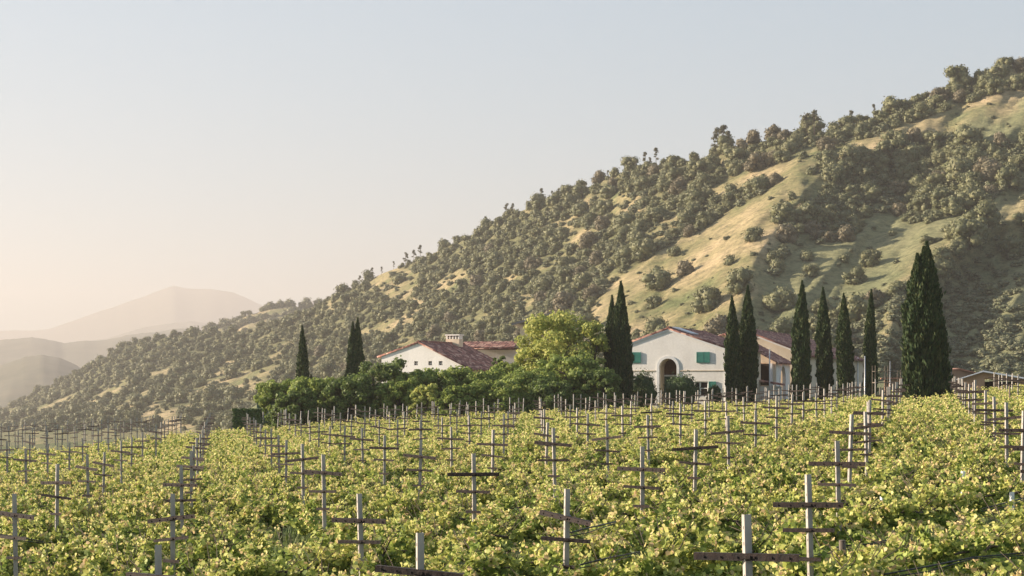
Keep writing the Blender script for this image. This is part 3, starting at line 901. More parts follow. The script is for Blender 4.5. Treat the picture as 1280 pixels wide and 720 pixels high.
for y, x, i, j, px in posts:
    z = float(field_top(np.array([x]), np.array([y]))[0])
    if (i, j) in MD:
        mx_, my_ = MD[(i, j)]
        x = (mx_ - 640) / F * y; z = CZ - (my_ - YH) / F * y
    else:
        x += prs.uniform(-.05, .05); z += prs.uniform(-.08, .08)
    py = YH + (CZ - z) / y * F
    if py > 716 or px < -40 or px > 1320: continue
    r_ = empty('trellis_post', (x, y, z), prs.uniform(-.25, .25) + .25)
    r_.rotation_euler[0] = prs.uniform(-.03, .03); r_.rotation_euler[1] = prs.uniform(-.028, .028)
    obj('upright', PM, r_)
    t1, t2 = TILT.get((i, j), (prs.gauss(0, .05), prs.gauss(0, .04)))
    far = y > 70
    for me, zz, tl, yaw in ((prs.choice(ARMS), -.40, t1, .0), (prs.choice(LARMS), -.74, t2, .0), (SARM, -1.12, 0, 0)):
        a_ = obj(me.name.split('.')[0], me, r_)
        a_.location = (0, 0, zz + prs.uniform(-.03, .03))
        yw = ARMANG * .72 + prs.gauss(0, .10) - r_.rotation_euler[2]
        a_.rotation_euler = (0, -tl, yw)
    if not far:
        t_ = obj('wire_tie', TIE, r_); t_.location = (0, 0, -.40)
    npost += 1
    sw = next(w_ for lim, w_ in side_words if px < lim)
    if y < 40:
        slope = 'a level upper crossarm' if abs(t1) < .035 else ('an upper crossarm sloping down to the right' if t1 < 0 else 'an upper crossarm rising to the right')
        n_ = used_labels.setdefault((j, 'n'), []); n_.append((x, r_, slope, y))
    else:
        band = 'middle' if y < 70 else 'far'
        key = (band, sw)
        lb = f'grey crossarmed post in the {"middle distance" if band == "middle" else "farthest crowded lines"} {sw}'
        tag(r_, lb, 'trellis post', 'trellis posts in the ' + band + ' rows ' + sw)
near = sorted([q for k_, l_ in used_labels.items() for q in l_], key=lambda q: q[3])
ordw = ['nearest', 'second nearest', 'third nearest', 'fourth nearest', 'fifth nearest', 'sixth nearest', 'seventh nearest', 'eighth nearest', 'ninth nearest', 'tenth nearest', 'eleventh nearest', 'twelfth nearest', 'thirteenth nearest', 'fourteenth nearest']
bys = {}
for x, r_, slope, y in near:
    px = 640 + x / y * F
    sw = next(w_ for lim, w_ in side_words if px < lim)
    c_ = bys.get(sw, 0); bys[sw] = c_ + 1
    tag(r_, f'{ordw[min(c_, 13)]} grey post {sw}, {slope}', 'trellis post', 'trellis posts standing in the nearest vine rows')
print('posts', npost, bys)

# ------------------------------------------------------------------ buildings
def front_wall(name, mat, W, prof, holes, depth=0.35, parent=None):
    """wall in the xz plane, front at y=0: outline prof, holes = lists of points; holes keep real reveals"""
    loops = [[Vector((x, z, 0)) for x, z in prof]] + [[Vector((x, z, 0)) for x, z in h_] for h_ in holes]
    tris = tessellate_polygon(loops)
    flat = [p for l_ in loops for p in l_]
    mb = MB()
    vf = [(p.x, 0, p.y) for p in flat]; vb = [(p.x, depth, p.y) for p in flat]
    n_ = len(flat)
    fs = [tuple(t) for t in tris] + [tuple(i_ + n_ for i_ in t[::-1]) for t in tris]
    o0 = 0
    for l_ in loops:
        m_ = len(l_)
        fs += [(o0 + a_, o0 + (a_ + 1) % m_, o0 + (a_ + 1) % m_ + n_, o0 + a_ + n_) for a_ in range(m_)]
        o0 += m_
    mb.add(vf + vb, fs)
    return mb.build(name, mat, parent)
def arch_pts(x0, x1, zb, zs, n_=14):
    r_ = (x1 - x0) / 2; c = (x0 + x1) / 2
    return [(x0, zb)] + [(c - r_ * math.cos(math.pi * k / n_), zs + r_ * math.sin(math.pi * k / n_)) for k in range(n_ + 1)] + [(x1, zb)]
def tile_slope(name, p_ridge, p_eave, L_, parent, y0=0.0, period=.34, amp=.055, mat=None, thick=.12):
    """barrel tile slope: from ridge (x,z) down to eave (x,z), running y0..y0+L_ along the house"""
    (xr, zr), (xe, ze) = p_ridge, p_eave
    cols = int(L_ / period * 4); nr = max(3, int(math.hypot(xe - xr, ze - zr) / .42))
    nrm = Vector((-(ze - zr), 0, (xe - xr)));
    if nrm.z < 0: nrm = -nrm
    nrm.normalize()
    rr = np.random.default_rng(int(L_ * 100) + nr)
    T = np.linspace(0, 1, nr * 2 + 1)[:, None]; C = np.linspace(0, 1, cols + 1)[None, :]
    wob = rr.normal(size=(nr * 2 + 1, cols + 1)) * .012
    hgt = amp * np.abs(np.sin(C * L_ / period * math.pi)) + np.where((np.arange(nr * 2 + 1) % 2)[:, None] == 0, .035, 0) + wob
    X = xr + (xe - xr) * T + nrm.x * hgt; Z = zr + (ze - zr) * T + nrm.z * hgt
    Yy = y0 + C * L_ + T * 0
    v1 = np.stack([X + 0 * Yy, Yy, Z + 0 * Yy], -1)
    f1 = grid_faces(*Yy.shape)
    # underside and fascia
    b = [Vector((xr, y0, zr)), Vector((xe, y0, ze)), Vector((xe, y0 + L_, ze)), Vector((xr, y0 + L_, zr))]
    top_ = [p - nrm * .004 for p in b]; bot = [p - nrm * thick for p in b]
    vv = np.array([p[:] for p in top_ + bot]); o_ = v1.reshape(-1, 3).shape[0]
    f2 = np.array([[7, 6, 5, 4], [0, 1, 5, 4], [1, 2, 6, 5], [2, 3, 7, 6], [3, 0, 4, 7], [0, 3, 2, 1]]) + o_
    v = np.concatenate([v1.reshape(-1, 3), vv]); f = np.concatenate([f1, f2])
    return obj(name, np_mesh(name, v, f, mat or M['tiles']), parent)
def house_at(name, px, Y, phi, label, cat='house', group=None):
    """origin = front left corner foot line at eye level height 0 (local z is world z - CZ)"""
    p = P(px, YH, Y)
    r_ = empty(name, p, -phi)
    tag(r_, label, cat, group)
    return r_
def box_part(name, mat, c, size, parent, bevel=0):
    mb = MB(); mb.box(c, size); return mb.build(name, mat, parent, bevel=bevel)

def shutter(c, size, parent):
    s_ = box_part('shutter', M['teal'], c, size, parent)
    mb = MB()
    nx = max(1, round(size[0] / .75))
    for k in range(int(size[2] / .12)):
        mb.box((c[0], c[1] - size[1] / 2 - .008, c[2] - size[2] / 2 + .08 + k * .12), (size[0] - .08, .016, .05))
    for k in range(nx + 1):
        mb.box((c[0] - size[0] / 2 + .03 + k * (size[0] - .06) / nx, c[1] - size[1] / 2 - .012, c[2]), (.05, .024, size[2] - .02))
    mb.build('louvres', M['teal'], s_)
    return s_

# the arched winery building
PH = R(20)
A = house_at('winery_house', 765, 167.2, PH, 'cream gabled winery building with tall arched doorway and teal shutters')
W_ = 11.6; xa = 5.75; EV = 3.45; AP = 5.42; FT = -3.6; LA = 16.0
arch = arch_pts(4.85, 6.62, FT + .3, 1.62)
win = [(8.45, -1.25), (8.45, .25), (9.75, .25), (9.75, -1.25)]
front_wall('wall', M['stucco'], W_, [(0, FT), (W_, FT), (W_, EV), (xa, AP), (0, EV)], [arch, win], .4, A)
mb = MB(); mb.box((W_ - .2, LA / 2 + .2, (EV + FT) / 2 - .02), (.38, LA - .45, EV - FT - .06)); mb.box((.2, LA / 2 + .2, (EV + FT) / 2 - .02), (.38, LA - .45, EV - FT - .06))
mb.prism([(0, FT), (W_, FT), (W_, EV - .03), (xa, AP - .03), (0, EV - .03)], LA, LA + .35)
mb.build('side_wall', M['stucco_warm_shade'], A)  # shade of the side walls is put into their tan colour
sl_ = (AP - EV) / (W_ - xa)
tile_slope('roof', (xa, AP + .1), (W_ + .45, EV + .1 - .45 * sl_), LA + .5, A, -.14)
sl2 = (AP - EV) / xa
tile_slope('roof', (xa, AP + .1), (-.45, EV + .1 - .45 * sl2), LA + .5, A, -.14)
mb = MB(); mb.tube([(xa, -.14, AP + .14), (xa, LA + .35, AP + .14)], .13, 8); mb.build('ridge_cap', M['tiles'], A)
# cornice under the rakes
mb = MB()
for x0, z0, x1, z1 in ((xa, AP, W_ + .05, EV - .02), (xa, AP, -.05, EV - .02)):
    mb.prism([(x0, z0 - .02), (x1, z1 - .02), (x1, z1 - .2), (x0, z0 - .2)], -.09, -.003)
mb.build('cornice', M['white_trim'], A)
# arch surround, porch tunnel, door
mb = MB()
ao = arch_pts(4.85 - .26, 6.62 + .26, FT + .3, 1.62); ai = arch_pts(4.85, 6.62, FT + .3, 1.62)
vs = [(x, -.07, z) for x, z in ao] + [(x, -.07, z) for x, z in ai] + [(x, -.002, z) for x, z in ao] + [(x, -.002, z) for x, z in ai]
n_ = len(ao); fs = []
for k in range(n_ - 1):
    fs += [(k, k + 1, n_ + k + 1, n_ + k), (2 * n_ + k, 2 * n_ + k + 1, k + 1, k), (n_ + k, n_ + k + 1, 3 * n_ + k + 1, 3 * n_ + k)]
mb.add(vs, fs); mb.build('arch_surround', M['white_trim'], A)
mb = MB()
vs = [(x + (.01 if k > n_ / 2 else -.01), .405, z) for k, (x, z) in enumerate(ai)] + [(x + (.01 if k > n_ / 2 else -.01), 2.0, z) for k, (x, z) in enumerate(ai)]
mb.add(vs, [(k, k + 1, n_ + k + 1, n_ + k) for k in range(n_ - 1)])
mb.build('porch_recess', M['stucco_warm_shade'], A)  # tan colour carries the shade on the jambs
dr = box_part('door', M['dark_green'], (5.75, 2.06, -1.05), (1.9, .1, 3.6), A)
mb = MB()
for x in (4.95, 5.72, 6.5): mb.box((x, 1.99, -1.05), (.08, .04, 3.5))
for z in (-2.4, -1.0, .35): mb.box((5.73, 1.985, z), (1.6, .04, .10))
mb.build('door_frame', M['dark_green'], dr)
box_part('handle', M['steel'], (5.85, 1.95, -1.4), (.04, .08, .25), dr)
box_part('lintel', M['white_trim'], (5.75, 2.0, .83), (1.9, .18, .14), A)
box_part('fanlight', M['brown_wood'], (5.75, 2.08, 1.75), (1.9, .1, 1.65), A)
# string course
mb = MB(); mb.box((2.25, -.03, 1.3), (4.45, .05, .09)); mb.box((9.28, -.03, 1.3), (4.6, .05, .09)); mb.build('string_course', M['stucco_warm_shade'], A)
# quoin strip
box_part('corner_strip', M['white_trim'], (W_ - .04, -.03, -.1), (.22, .055, 7.0), A)
# window and shutters
shutter((9.28, -.05, 2.6), (1.32, .07, 1.06), A); shutter((2.3, -.05, 2.62), (1.36, .07, 1.06), A)
wn = box_part('window', M['interior'], (9.1, .30, -.5), (1.4, .06, 1.6), A)
mb = MB(); mb.box((9.1, .20, .20), (1.3, .08, .09)); mb.box((8.93, .20, -.5), (.13, .08, 1.5)); mb.box((9.35, .19, -.42), (.72, .06, .07)); mb.box((9.70, .20, -.5), (.09, .08, 1.5)); mb.box((9.1, .20, -1.2), (1.3, .08, .09))
mb.build('frame', M['white_trim'], wn)
shutter((10.2, -.05, -.5), (.72, .07, 1.5), A)
mb = MB(); mb.box((xa + 1.15, 2.4, AP - .12), (2.1, 2.6, .10), M=Matrix.Rotation(math.atan(sl_), 3, 'Y')); mb.build('skylight', M['sheet'], A)

# the long building behind with the low wing
B = house_at('long_house', 1003 - 17 * math.cos(PH) * 11.05, 190 + 17 * math.sin(PH) / 2 + 1, PH, 'long cream building with tiled roof behind the cypress pair')
WB = 17.0; xb = 9.4; EB = 3.25; AB = 6.2; LB = 42.0
front_wall('wall', M['stucco_warm_shade'], WB, [(0, FT), (WB, FT), (WB, EB), (xb, AB), (0, EB)], [], .4, B)
mb = MB(); mb.box((WB - .2, LB / 2 + .2, (EB + FT) / 2 - .02), (.38, LB - .45, EB - FT - .06)); mb.box((.2, LB / 2 + .2, (EB + FT) / 2 - .02), (.38, LB - .45, EB - FT - .06))
mb.prism([(0, FT), (WB, FT), (WB, EB - .03), (xb, AB - .03), (0, EB - .03)], LB, LB + .35)
mb.build('side_wall', M['stucco_warm_shade'], B)  # warm bounce on the shaded side is put into the wall colour
sB = (AB - EB) / (WB - xb)
tile_slope('roof', (xb, AB + .1), (WB + .6, EB + .1 - .6 * sB), LB + .9, B, -.5)
sB2 = (AB - EB) / xb
tile_slope('roof', (xb, AB + .1), (-.5, EB + .1 - .5 * sB2), LB + .9, B, -.5)
mb = MB(); mb.tube([(xb, -.5, AB + .14), (xb, LB + .35, AB + .14)], .14, 8); mb.build('ridge_cap', M['tiles'], B)
mb = MB(); mb.prism([(xb, AB - .02), (WB + .05, EB - .02), (WB + .05, EB - .25), (xb, AB - .25)], -.09, -.003); mb.build('cornice', M['white_trim'], B)
mb = MB(); mb.box((WB + .04, LB / 2, EB - .12), (.10, LB, .18)); mb.build('fascia', M['brown_wood'], B)
for k, yy in enumerate((29.0,)):
    d_ = box_part('doorway', M['interior'], (WB + .03, yy, -1.2), (.08, 2.0, 3.2), B)  # flat dark box: the opening's shade is painted on
    mb = MB(); mb.box((WB + .09, yy - 1.08, -1.2), (.1, .16, 3.3)); mb.box((WB + .09, yy + 1.08, -1.2), (.1, .16, 3.3)); mb.box((WB + .09, yy, .5), (.1, 2.3, .16)); mb.build('frame', M['white_trim'], d_)
box_part('drainpipe', M['white_trim'], (WB + .10, 36.5, 0), (.14, .3, 7.0), B)

# low wing with open porch and small arch
Cw = house_at('porch_wing', 967 - 5.4 * math.cos(PH) * 11.67, 181.8, PH, 'low tiled wing with dark open porch and small white arch beside a cypress')
WC = 5.4; LC = 8.2; EC = 2.35; AC = 5.3
opn = [(2.2, -.15), (2.2, 3.3), (4.75, 2.2), (4.75, -.15)]
front_wall('wall', M['stucco_warm_shade'], WC, [(0, FT), (WC, FT), (WC, EC), (0, AC)], [opn], .3, Cw)
# side wall with the arch: built facing +x
def side_arch(parent, W0, L0_, z0, z1, holes, name, mat, th=.3):
    o_ = front_wall(name, mat, L0_, [(0, z0), (L0_, z0), (L0_, z1), (0, z1)], holes, th, parent)
    o_.location = (W0, .31, 0); o_.rotation_euler = (0, 0, R(90))
    return o_
box_part('porch_floor_wall', M['stucco'], (3.5, 1.0, -1.6), (2.6, .15, 2.4), Cw)
side_arch(Cw, WC, LC - .35, FT, EC - .03, [arch_pts(2.0, 5.0, FT + .3, .45)], 'arch_wall', M['stucco'])
ao = arch_pts(1.7, 5.3, FT + .3, .45); ai = arch_pts(2.0, 5.0, FT + .3, .45)
vs = [(x, -.08, z) for x, z in ao] + [(x, -.08, z) for x, z in ai] + [(x, -.002, z) for x, z in ao] + [(x, -.002, z) for x, z in ai]
fs = []
for k in range(n_ - 1):
    fs += [(k, k + 1, n_ + k + 1, n_ + k), (2 * n_ + k, 2 * n_ + k + 1, k + 1, k), (n_ + k, n_ + k + 1, 3 * n_ + k + 1, 3 * n_ + k)]
mb = MB(); mb.add(vs, fs); o_ = mb.build('arch_surround', M['white_trim'], Cw); o_.location = (WC, .31, 0); o_.rotation_euler = (0, 0, R(90))
box_part('inner_wall', M['stucco_warm_shade'], (2.6, 4.4, -.6), (.25, 7.2, 5.9), Cw)
box_part('porch_shade_panel', M['interior'], (3.75, 2.0, -.3), (2.9, .12, 5.0), Cw)  # dark panel added to paint the shade inside the porch
tile_slope('roof', (-.1, AC + .1 + .04), (WC + .5, EC + .08 - .2), LC + .5, Cw, -.45)
box_part('post', M['white_trim'], (4.95, -.12, .6), (.22, .2, 3.2), Cw)

gw = house_at('garden_wall', 945, 178.5, PH, 'low white garden wall with rusty tile coping by porch', 'wall')
box_part('wall', M['stucco'], (1.2, .2, -1.9), (3.0, .35, 3.3), gw)
tile_slope('coping', (.1, .42), (2.95, -.05), 1.6, gw, -.6)

# the left house
D_ = house_at('gabled_house', 477, 177, R(23), 'cream gabled house half hidden by bushes with red tiled roof', 'house')
xd = 4.35; WD = 10.2; AD = 4.3; E0 = 2.95; E1_ = 1.55; LD = 11.0
ww = [[(xd - .55 + k_, 1.95), (xd - .55 + k_, 2.38), (xd - .12 + k_, 2.38), (xd - .12 + k_, 1.95)] for k_ in (0, 1.65, 2.85)]
front_wall('wall', M['stucco'], WD, [(0, FT - 1), (WD, FT - 1), (WD, E1_), (xd, AD), (0, E0)], ww, .35, D_)
for hole in ww:
    cx_ = (hole[0][0] + hole[2][0]) / 2
    wn = box_part('window', M['interior'], (cx_, .28, 2.16), (.5, .06, .5), D_)
    mb = MB(); mb.box((cx_, .20, 2.16), (.04, .05, .42)); mb.box((cx_, .195, 2.16), (.42, .04, .04)); mb.build('frame', M['white_trim'], wn)
mb = MB(); mb.box((WD - .2, LD / 2 + .2, (E1_ + FT) / 2 - .52), (.38, LD - .45, E1_ - FT + .94)); mb.box((.2, LD / 2 + .2, (E0 + FT) / 2 - .5), (.38, LD - .45, E0 - FT + .9))
mb.prism([(0, FT), (WD, FT), (WD, E1_ - .03), (xd, AD - .03), (0, E0 - .03)], LD, LD + .35)
mb.build('side_wall', M['stucco_warm_shade'], D_)
s1 = (AD - E1_) / (WD - xd); s2 = (AD - E0) / xd
tile_slope('roof', (xd, AD + .1), (WD + .5, E1_ + .1 - .5 * s1), LD + .5, D_, -.14)
tile_slope('roof', (xd, AD + .1), (-.5, E0 + .1 - .5 * s2), LD + .5, D_, -.14)
mb = MB(); mb.tube([(xd, -.14, AD + .14), (xd, LD + .35, AD + .14)], .13, 8); mb.build('ridge_cap', M['tiles'], D_)
ch = box_part('chimney', M['stucco_warm_shade'], (xd + .1, 8.6, AD + .0), (1.6, 1.0, 1.2), D_)
mb = MB()
for k in range(5): mb.box((xd + .1 - .70 + k * .35, 8.6, AD + .78), (.14, .9, .40))
mb.build('chimney_piers', M['stucco'], ch)
box_part('chimney_cap', M['stucco'], (xd + .1, 8.6, AD + 1.03), (1.75, 1.15, .12), ch)

E_ = house_at('rear_wing', 585, 190, R(12), 'small tiled wing with white wall showing right of the red roof', 'house')
front_wall('wall', M['stucco'], 5.6, [(0, FT), (5.6, FT), (5.6, 3.95), (0, 3.95)], [], .3, E_)
box_part('side_wall', M['stucco_warm_shade'], (5.4, 3.3, 0), (.38, 5.9, 7.8), E_)
mb = MB(); mb.box((2.8, -.25, 3.93), (6.4, .12, .16)); mb.build('fascia', M['brown_wood'], E_)
o_ = tile_slope('roof', (0, 4.75), (-3.6, 3.98), 6.4, E_, -6.0)
o_.rotation_euler = (0, 0, R(90))
# grey roofed house up behind the big pale tree
G_ = house_at('hill_house', 650, 205, R(8), 'grey roofed house behind the tall pale green tree', 'house')
front_wall('wall', M['stucco_warm_shade'], 7.5, [(0, 1), (7.5, 1), (7.5, 7.0), (0, 7.0)], [], .3, G_)
box_part('side_wall', M['stucco_warm_shade'], (.19, 3.3, 4), (.38, 5.9, 5.9), G_)
mb = MB(); mb.prism([(-.9, 7.35), (3.7, 8.6), (8.4, 7.35), (8.4, 7.15), (3.7, 8.4), (-.9, 7.15)], -.8, 7); mb.build('roof', M['grey_roof'], G_)
mb = MB(); mb.box((3.7, 3.2, -1.5), (7.2, 6.0, 5.0)); mb.build('foundation', M['tan_wall'], G_)

# sheds on the right
T1 = house_at('tan_shed', 1113, 152, R(6), 'low tan building with pale terracotta roof left of the big cypress', 'shed')
box_part('wall', M['tan_wall'], (2.2, 2.5, -1.2), (4.4, 5, 3.2), T1)
mb = MB(); mb.prism([(-.3, .45), (4.7, .5), (4.7, .62), (-.3, .57)], -.4, 5.4); mb.build('roof', M['terracotta'], T1)
mb = MB(); mb.box((2.4, -.2, -.75), (3.2, .06, 1.5)); mb.build('sheet', M['bluecloth'], T1)
T2 = house_at('tan_gabled_shed', 1180, 158, R(-10), 'tan gabled shed with pale terracotta roof right of the big cypress', 'shed')
front_wall('wall', M['tan_wall'], 4.0, [(0, FT), (4.0, FT), (4.0, .75), (1.4, 1.4), (0, 1.2)], [], .3, T2)
mb = MB(); mb.prism([(-.3, 1.22), (1.4, 1.5), (5.2, .6), (5.2, .48), (1.4, 1.38), (-.3, 1.10)], -.3, 6); mb.build('roof', M['terracotta'], T2)
T3 = house_at('white_roofed_barn', 1203, 148, R(14), 'tan barn with white sheet metal roof at the right edge', 'barn')
front_wall('wall', M['tan_wall'], 5.2, [(0, FT), (5.2, FT), (5.2, .40), (1.75, 1.02), (0, .45)], [[(1.9, -.5), (1.9, .55), (2.6, .42), (2.6, -.5)], [(3.1, -.5), (3.1, .35), (4.9, .1), (4.9, -.5)]], .3, T3)
box_part('inside', M['interior'], (2.6, 1.2, -1), (5.0, .1, 2.4), T3)  # dark sheet paints the shade behind the barn openings
mb = MB(); mb.prism([(-.35, .46), (1.75, 1.14), (5.8, .42), (5.8, .34), (1.75, 1.06), (-.35, .38)], -.5, 9); mb.build('roof', M['sheet'], T3)
mb = MB()
for k in range(22): mb.box((3.78, -.3 + k * .42, .80), (4.1, .04, .05), M=Matrix.Rotation(math.atan(.72 / 4.05), 3, 'Y'))
mb.build('roof_ribs', M['sheet'], T3)
# scaffold and poles
S_ = empty('scaffold', P(1094, YH, 146)); tag(S_, 'thin pipe scaffold in front of the tan building beside cypress', 'scaffold')
mb = MB()
for x in (0, 1.1, 2.2):
    for y_ in (0, 1.2): mb.tube([(x, y_, -3), (x, y_, 1.6 if x < 2 else 1.2)], .03, 5)
for z in (-1.0, .1, 1.1):
    for y_ in (0, 1.2): mb.tube([(0, y_, z), (2.2, y_, z)], .025, 5)
    for x in (0, 1.1, 2.2): mb.tube([(x, 0, z), (x, 1.2, z)], .025, 5)
mb.tube([(0, 0, -1), (1.1, 0, .1)], .02, 5); mb.tube([(1.1, 0, .1), (2.2, 0, -1)], .02, 5)
mb.build('pipes', M['stake'], S_)
mb = MB()
for z in (.14, -.96): mb.box((1.1, .6, z), (2.2, 1.1, .05))
mb.build('planks', M['stake'], S_)
def pole(name, px, ytop, Y, r_, mat, label, arm=False):
    z1 = -(ytop - YH) / F * Y
    e_ = empty(name, P(px, YH, Y)); tag(e_, label, 'pole')
    mb = MB(); mb.tube([(0, 0, -4), (0, 0, z1)], r_, 8); mb.build('shaft', mat, e_, True)
    mb = MB(); mb.tube([(0, 0, z1), (0, 0, z1 + r_ * 1.2)], [r_ * 1.35, r_ * .6], 8); mb.build('cap', mat, e_)
    return e_
pole('metal_pole', 1081, 446, 140, .055, M['steel'], 'tall thin grey pole in front of the last small cypress')
pole('metal_pole', 1112.5, 452, 149, .03, M['steel'], 'thin rod standing right of the scaffold')
pole('metal_pole', 962, 437, 171, .06, M['steel'], 'slim grey pole in front of the dark porch opening')
pole('wooden_pole', 1187.5, 457, 128, .17, M['stake'], 'short thick wooden pole right of the big cypress')

# green shed and clipped hedge at the left end of the trees
sh = house_at('garden_shed', 321, 150, R(0), 'small green shed under the leftmost tree', 'shed')
box_part('wall', M['shed_green'], (1.1, 1, -2.6), (2.2, 2, 2.2), sh)
mb = MB(); mb.prism([(-.1, -1.5), (2.4, -1.62), (2.4, -1.54), (-.1, -1.42)], -.15, 2.15); mb.build('roof', M['grey_roof'], sh)
box_part('door_panel', M['bluecloth'], (1.3, -.04, -2.35), (1.0, .05, 1.1), sh)

# ------------------------------------------------------------------ cypresses
def cypress(px, ytop, ybase, wpx, Y, label, tops=((0, 1),), n=5200, bare=.03, leafy=1.0):
    base = P(px, ybase, Y); gzv = gz(base.x, base.y)
    ht = (ybase - ytop) / F * Y + max(0, base.z - gzv)
    base.z = min(base.z, gzv) if base.z > gzv else base.z
    ht = CZ - (ytop - YH) / F * Y - base.z
    Rw = wpx / F * Y / 2
    r_ = empty('cypress_tree', base); tag(r_, label, 'cypress', 'tall dark cypresses around the winery')
    V, Fc = [], []; off = 0
    for (dx, hf) in tops:
        H = ht * hf; rad = Rw * (1.0 if len(tops) == 1 else .74)
        ph = rng.uniform(0, 6.28, 4)
        def prof(t):
            return rad * np.where(t < .1, .72 + 2.8 * t, np.where(t < .45, 1.0, np.clip(1 - ((t - .45) / .55) ** 1.75, .03, 1))) * .95
        m_ = int(2.3 * n * hf / len(tops) ** .5)
        t = rng.uniform(0, 1, m_) ** 1.05; a_ = rng.uniform(0, 6.283, m_)
        lump = 1 + .12 * np.sin(a_ * 3 + ph[0] + t * 9) + .13 * np.sin(a_ * 5 - t * 26 + ph[1]) + .09 * np.sin(a_ * 3 + t * 57 + ph[2])
        rr = prof(t) * lump * (rng.uniform(.80, 1.06, m_) + np.where(rng.uniform(0, 1, m_) < .06, rng.uniform(0, .22, m_), 0))
        cen = np.stack([dx * Rw + rr * np.cos(a_), rr * np.sin(a_), t * H * .985 + .1], -1)
        up = np.stack([np.cos(a_) * .34, np.sin(a_) * .34, np.ones(m_)], -1) + rng.normal(size=(m_, 3)) * .16
        up /= np.linalg.norm(up, axis=1, keepdims=True)
        sd_ = np.cross(up, rng.normal(size=(m_, 3))); sd_ /= np.linalg.norm(sd_, axis=1, keepdims=True)
        L_ = (rng.uniform(.14, .42, m_) * (1.15 - .4 * t))[:, None] * (ht / 10); w_ = L_ * .2
        p0 = cen - up * L_ * .4; p2 = cen + up * L_ * .6
        v = np.stack([p0, cen + sd_ * w_, p2, cen - sd_ * w_], 1).reshape(-1, 3)
        f = np.arange(m_ * 4).reshape(-1, 4); V.append(v); Fc.append(f + off); off += len(v)
        # inner body
        nt_, na_ = 40, 18
        tt = np.linspace(0.0, .985, nt_)[:, None]; aa = np.linspace(0, 6.283, na_, endpoint=False)[None, :]
        lump = 1 + .12 * np.sin(aa * 3 + ph[0] + tt * 9) + .13 * np.sin(aa * 5 - tt * 26 + ph[1]) + .09 * np.sin(aa * 3 + tt * 57 + ph[2])
        rr = prof(tt) * lump * .84 * (1 + rng.normal(size=(nt_, na_)) * .05)
        v = np.stack([dx * Rw + rr * np.cos(aa), rr * np.sin(aa), tt * H + .12 + 0 * aa], -1).reshape(-1, 3)
        i_ = np.arange(nt_ - 1)[:, None] * na_ + np.arange(na_)[None, :]; i2 = np.arange(nt_ - 1)[:, None] * na_ + (np.arange(na_)[None, :] + 1) % na_
        f = np.stack([i_, i2, i2 + na_, i_ + na_], -1).reshape(-1, 4); V.append(v); Fc.append(f + off); off += len(v)
    r_.rotation_euler = (float(rng.uniform(-.012, .012)), float(rng.uniform(-.02, .02)), 0)
    obj('crown', np_mesh('crown', np.concatenate(V), np.concatenate(Fc), M['cypress']), r_)
    mb = MB(); mb.tube([(0, 0, -.6), (0, 0, ht * .2), (0, 0, ht * .7)], [.16, .13, .04], 7); mb.build('trunk', M['bark'], r_, True)
    return r_
cypress(1157, 302, 495, 52, 112, 'largest and broadest cypress rising from the vineyard on the right', tops=((-.28, .93), (.18, 1.0), (.02, .97), (-.1, .7), (.35, .72)), n=9000)
cypress(1138, 402, 492, 15, 120, 'small narrow cypress tucked behind the left side of the broadest one', n=2600)
cypress(1086, 362, 484, 19, 152, 'last of the four slim cypresses, nearest the scaffold', tops=((0, 1), (.25, .62)))
cypress(1057, 367, 484, 19, 153, 'third of the four slim cypresses along the long building')
cypress(1031, 359, 484, 18, 155, 'second of the four slim cypresses, before the white side wall')
cypress(1000, 351, 484, 21, 152, 'first of the four slim cypresses, just right of the small arch')
cypress(935, 357, 487, 21, 158, 'taller right one of the cypress pair at the corner of the arched house')
cypress(917, 370, 487, 18, 157, 'shorter left one of the cypress pair at the corner of the arched house')
cypress(779, 351, 495, 22, 155, 'tall cypress at the left side of the arched facade')
cypress(763.5, 369, 490, 17, 158, 'shorter cypress behind the tall one left of the arched facade')
cypress(443, 397, 480, 23, 168, 'twin-topped dark cypress left of the gabled house', tops=((-.25, .96), (.28, 1.0)), n=4200)
cypress(381, 407, 486, 21, 168, 'leftmost cypress with a small side leader', tops=((-.1, 1.0), (.85, .52)), n=4200)

# ------------------------------------------------------------------ round trees and shrubs
def round_tree(px, ytop, ybot, wpx, Y, mat, label, cat='tree', name='broadleaf_tree', n=13000, leaf=.20, nl=64, group='leafy trees round the houses', shape='dome', seed=0, core=.72):
    rs = random.Random(seed * 17 + int(px))
    top = CZ - (ytop - YH) / F * Y
    x = (px - 640) / F * Y; zb = gz(x, Y); h_ = top - zb
    lowz = CZ - (ybot - YH) / F * Y - zb
    lowz = .35
    w_ = wpx / F * Y / 2
    r_ = empty(name, (x, Y, zb)); tag(r_, label, cat, group)
    lobes = []
    for q in range(nl):
        t = (q + .5) / nl
        a_ = q * 2.399 + rs.uniform(-.3, .3)
        if shape == 'dome':
            z = lowz + (h_ - lowz) * (1 - t ** .85) * .88
            rr = w_ * 1.02 * math.sqrt(max(0, 1 - ((z - lowz) / (h_ - lowz)) ** 2.0)) * rs.uniform(.55, 1)
        else:
            z = lowz + (h_ - lowz) * rs.uniform(.05, .88)
            rr = w_ * .8 * (1 - .36 * ((z - lowz) / (h_ - lowz)) ** 1.6) * rs.uniform(.15, 1)
        s = w_ * rs.uniform(.12, .27); s = min(s, h_ * .2)
        lobes.append(((rr * math.cos(a_), rr * math.sin(a_) * .85, min(z, h_ - s * .8)), (s, s, s * rs.uniform(.55, .85))))
    obj('crown', lobes_crown(lobes, n, leaf, 'crown', mat, core=core), r_)
    obj('trunk', trunk_mesh(h_ * .8, .10 + w_ * .035, spread=w_ * .4), r_)
    return r_
round_tree(346, 469, 512, 60, 150, M['tree_mid'], 'small loose green tree over the green shed, leftmost', seed=1)
round_tree(392, 468, 510, 92, 148, M['tree_mid'], 'low spreading green tree below the leftmost cypress', seed=2)
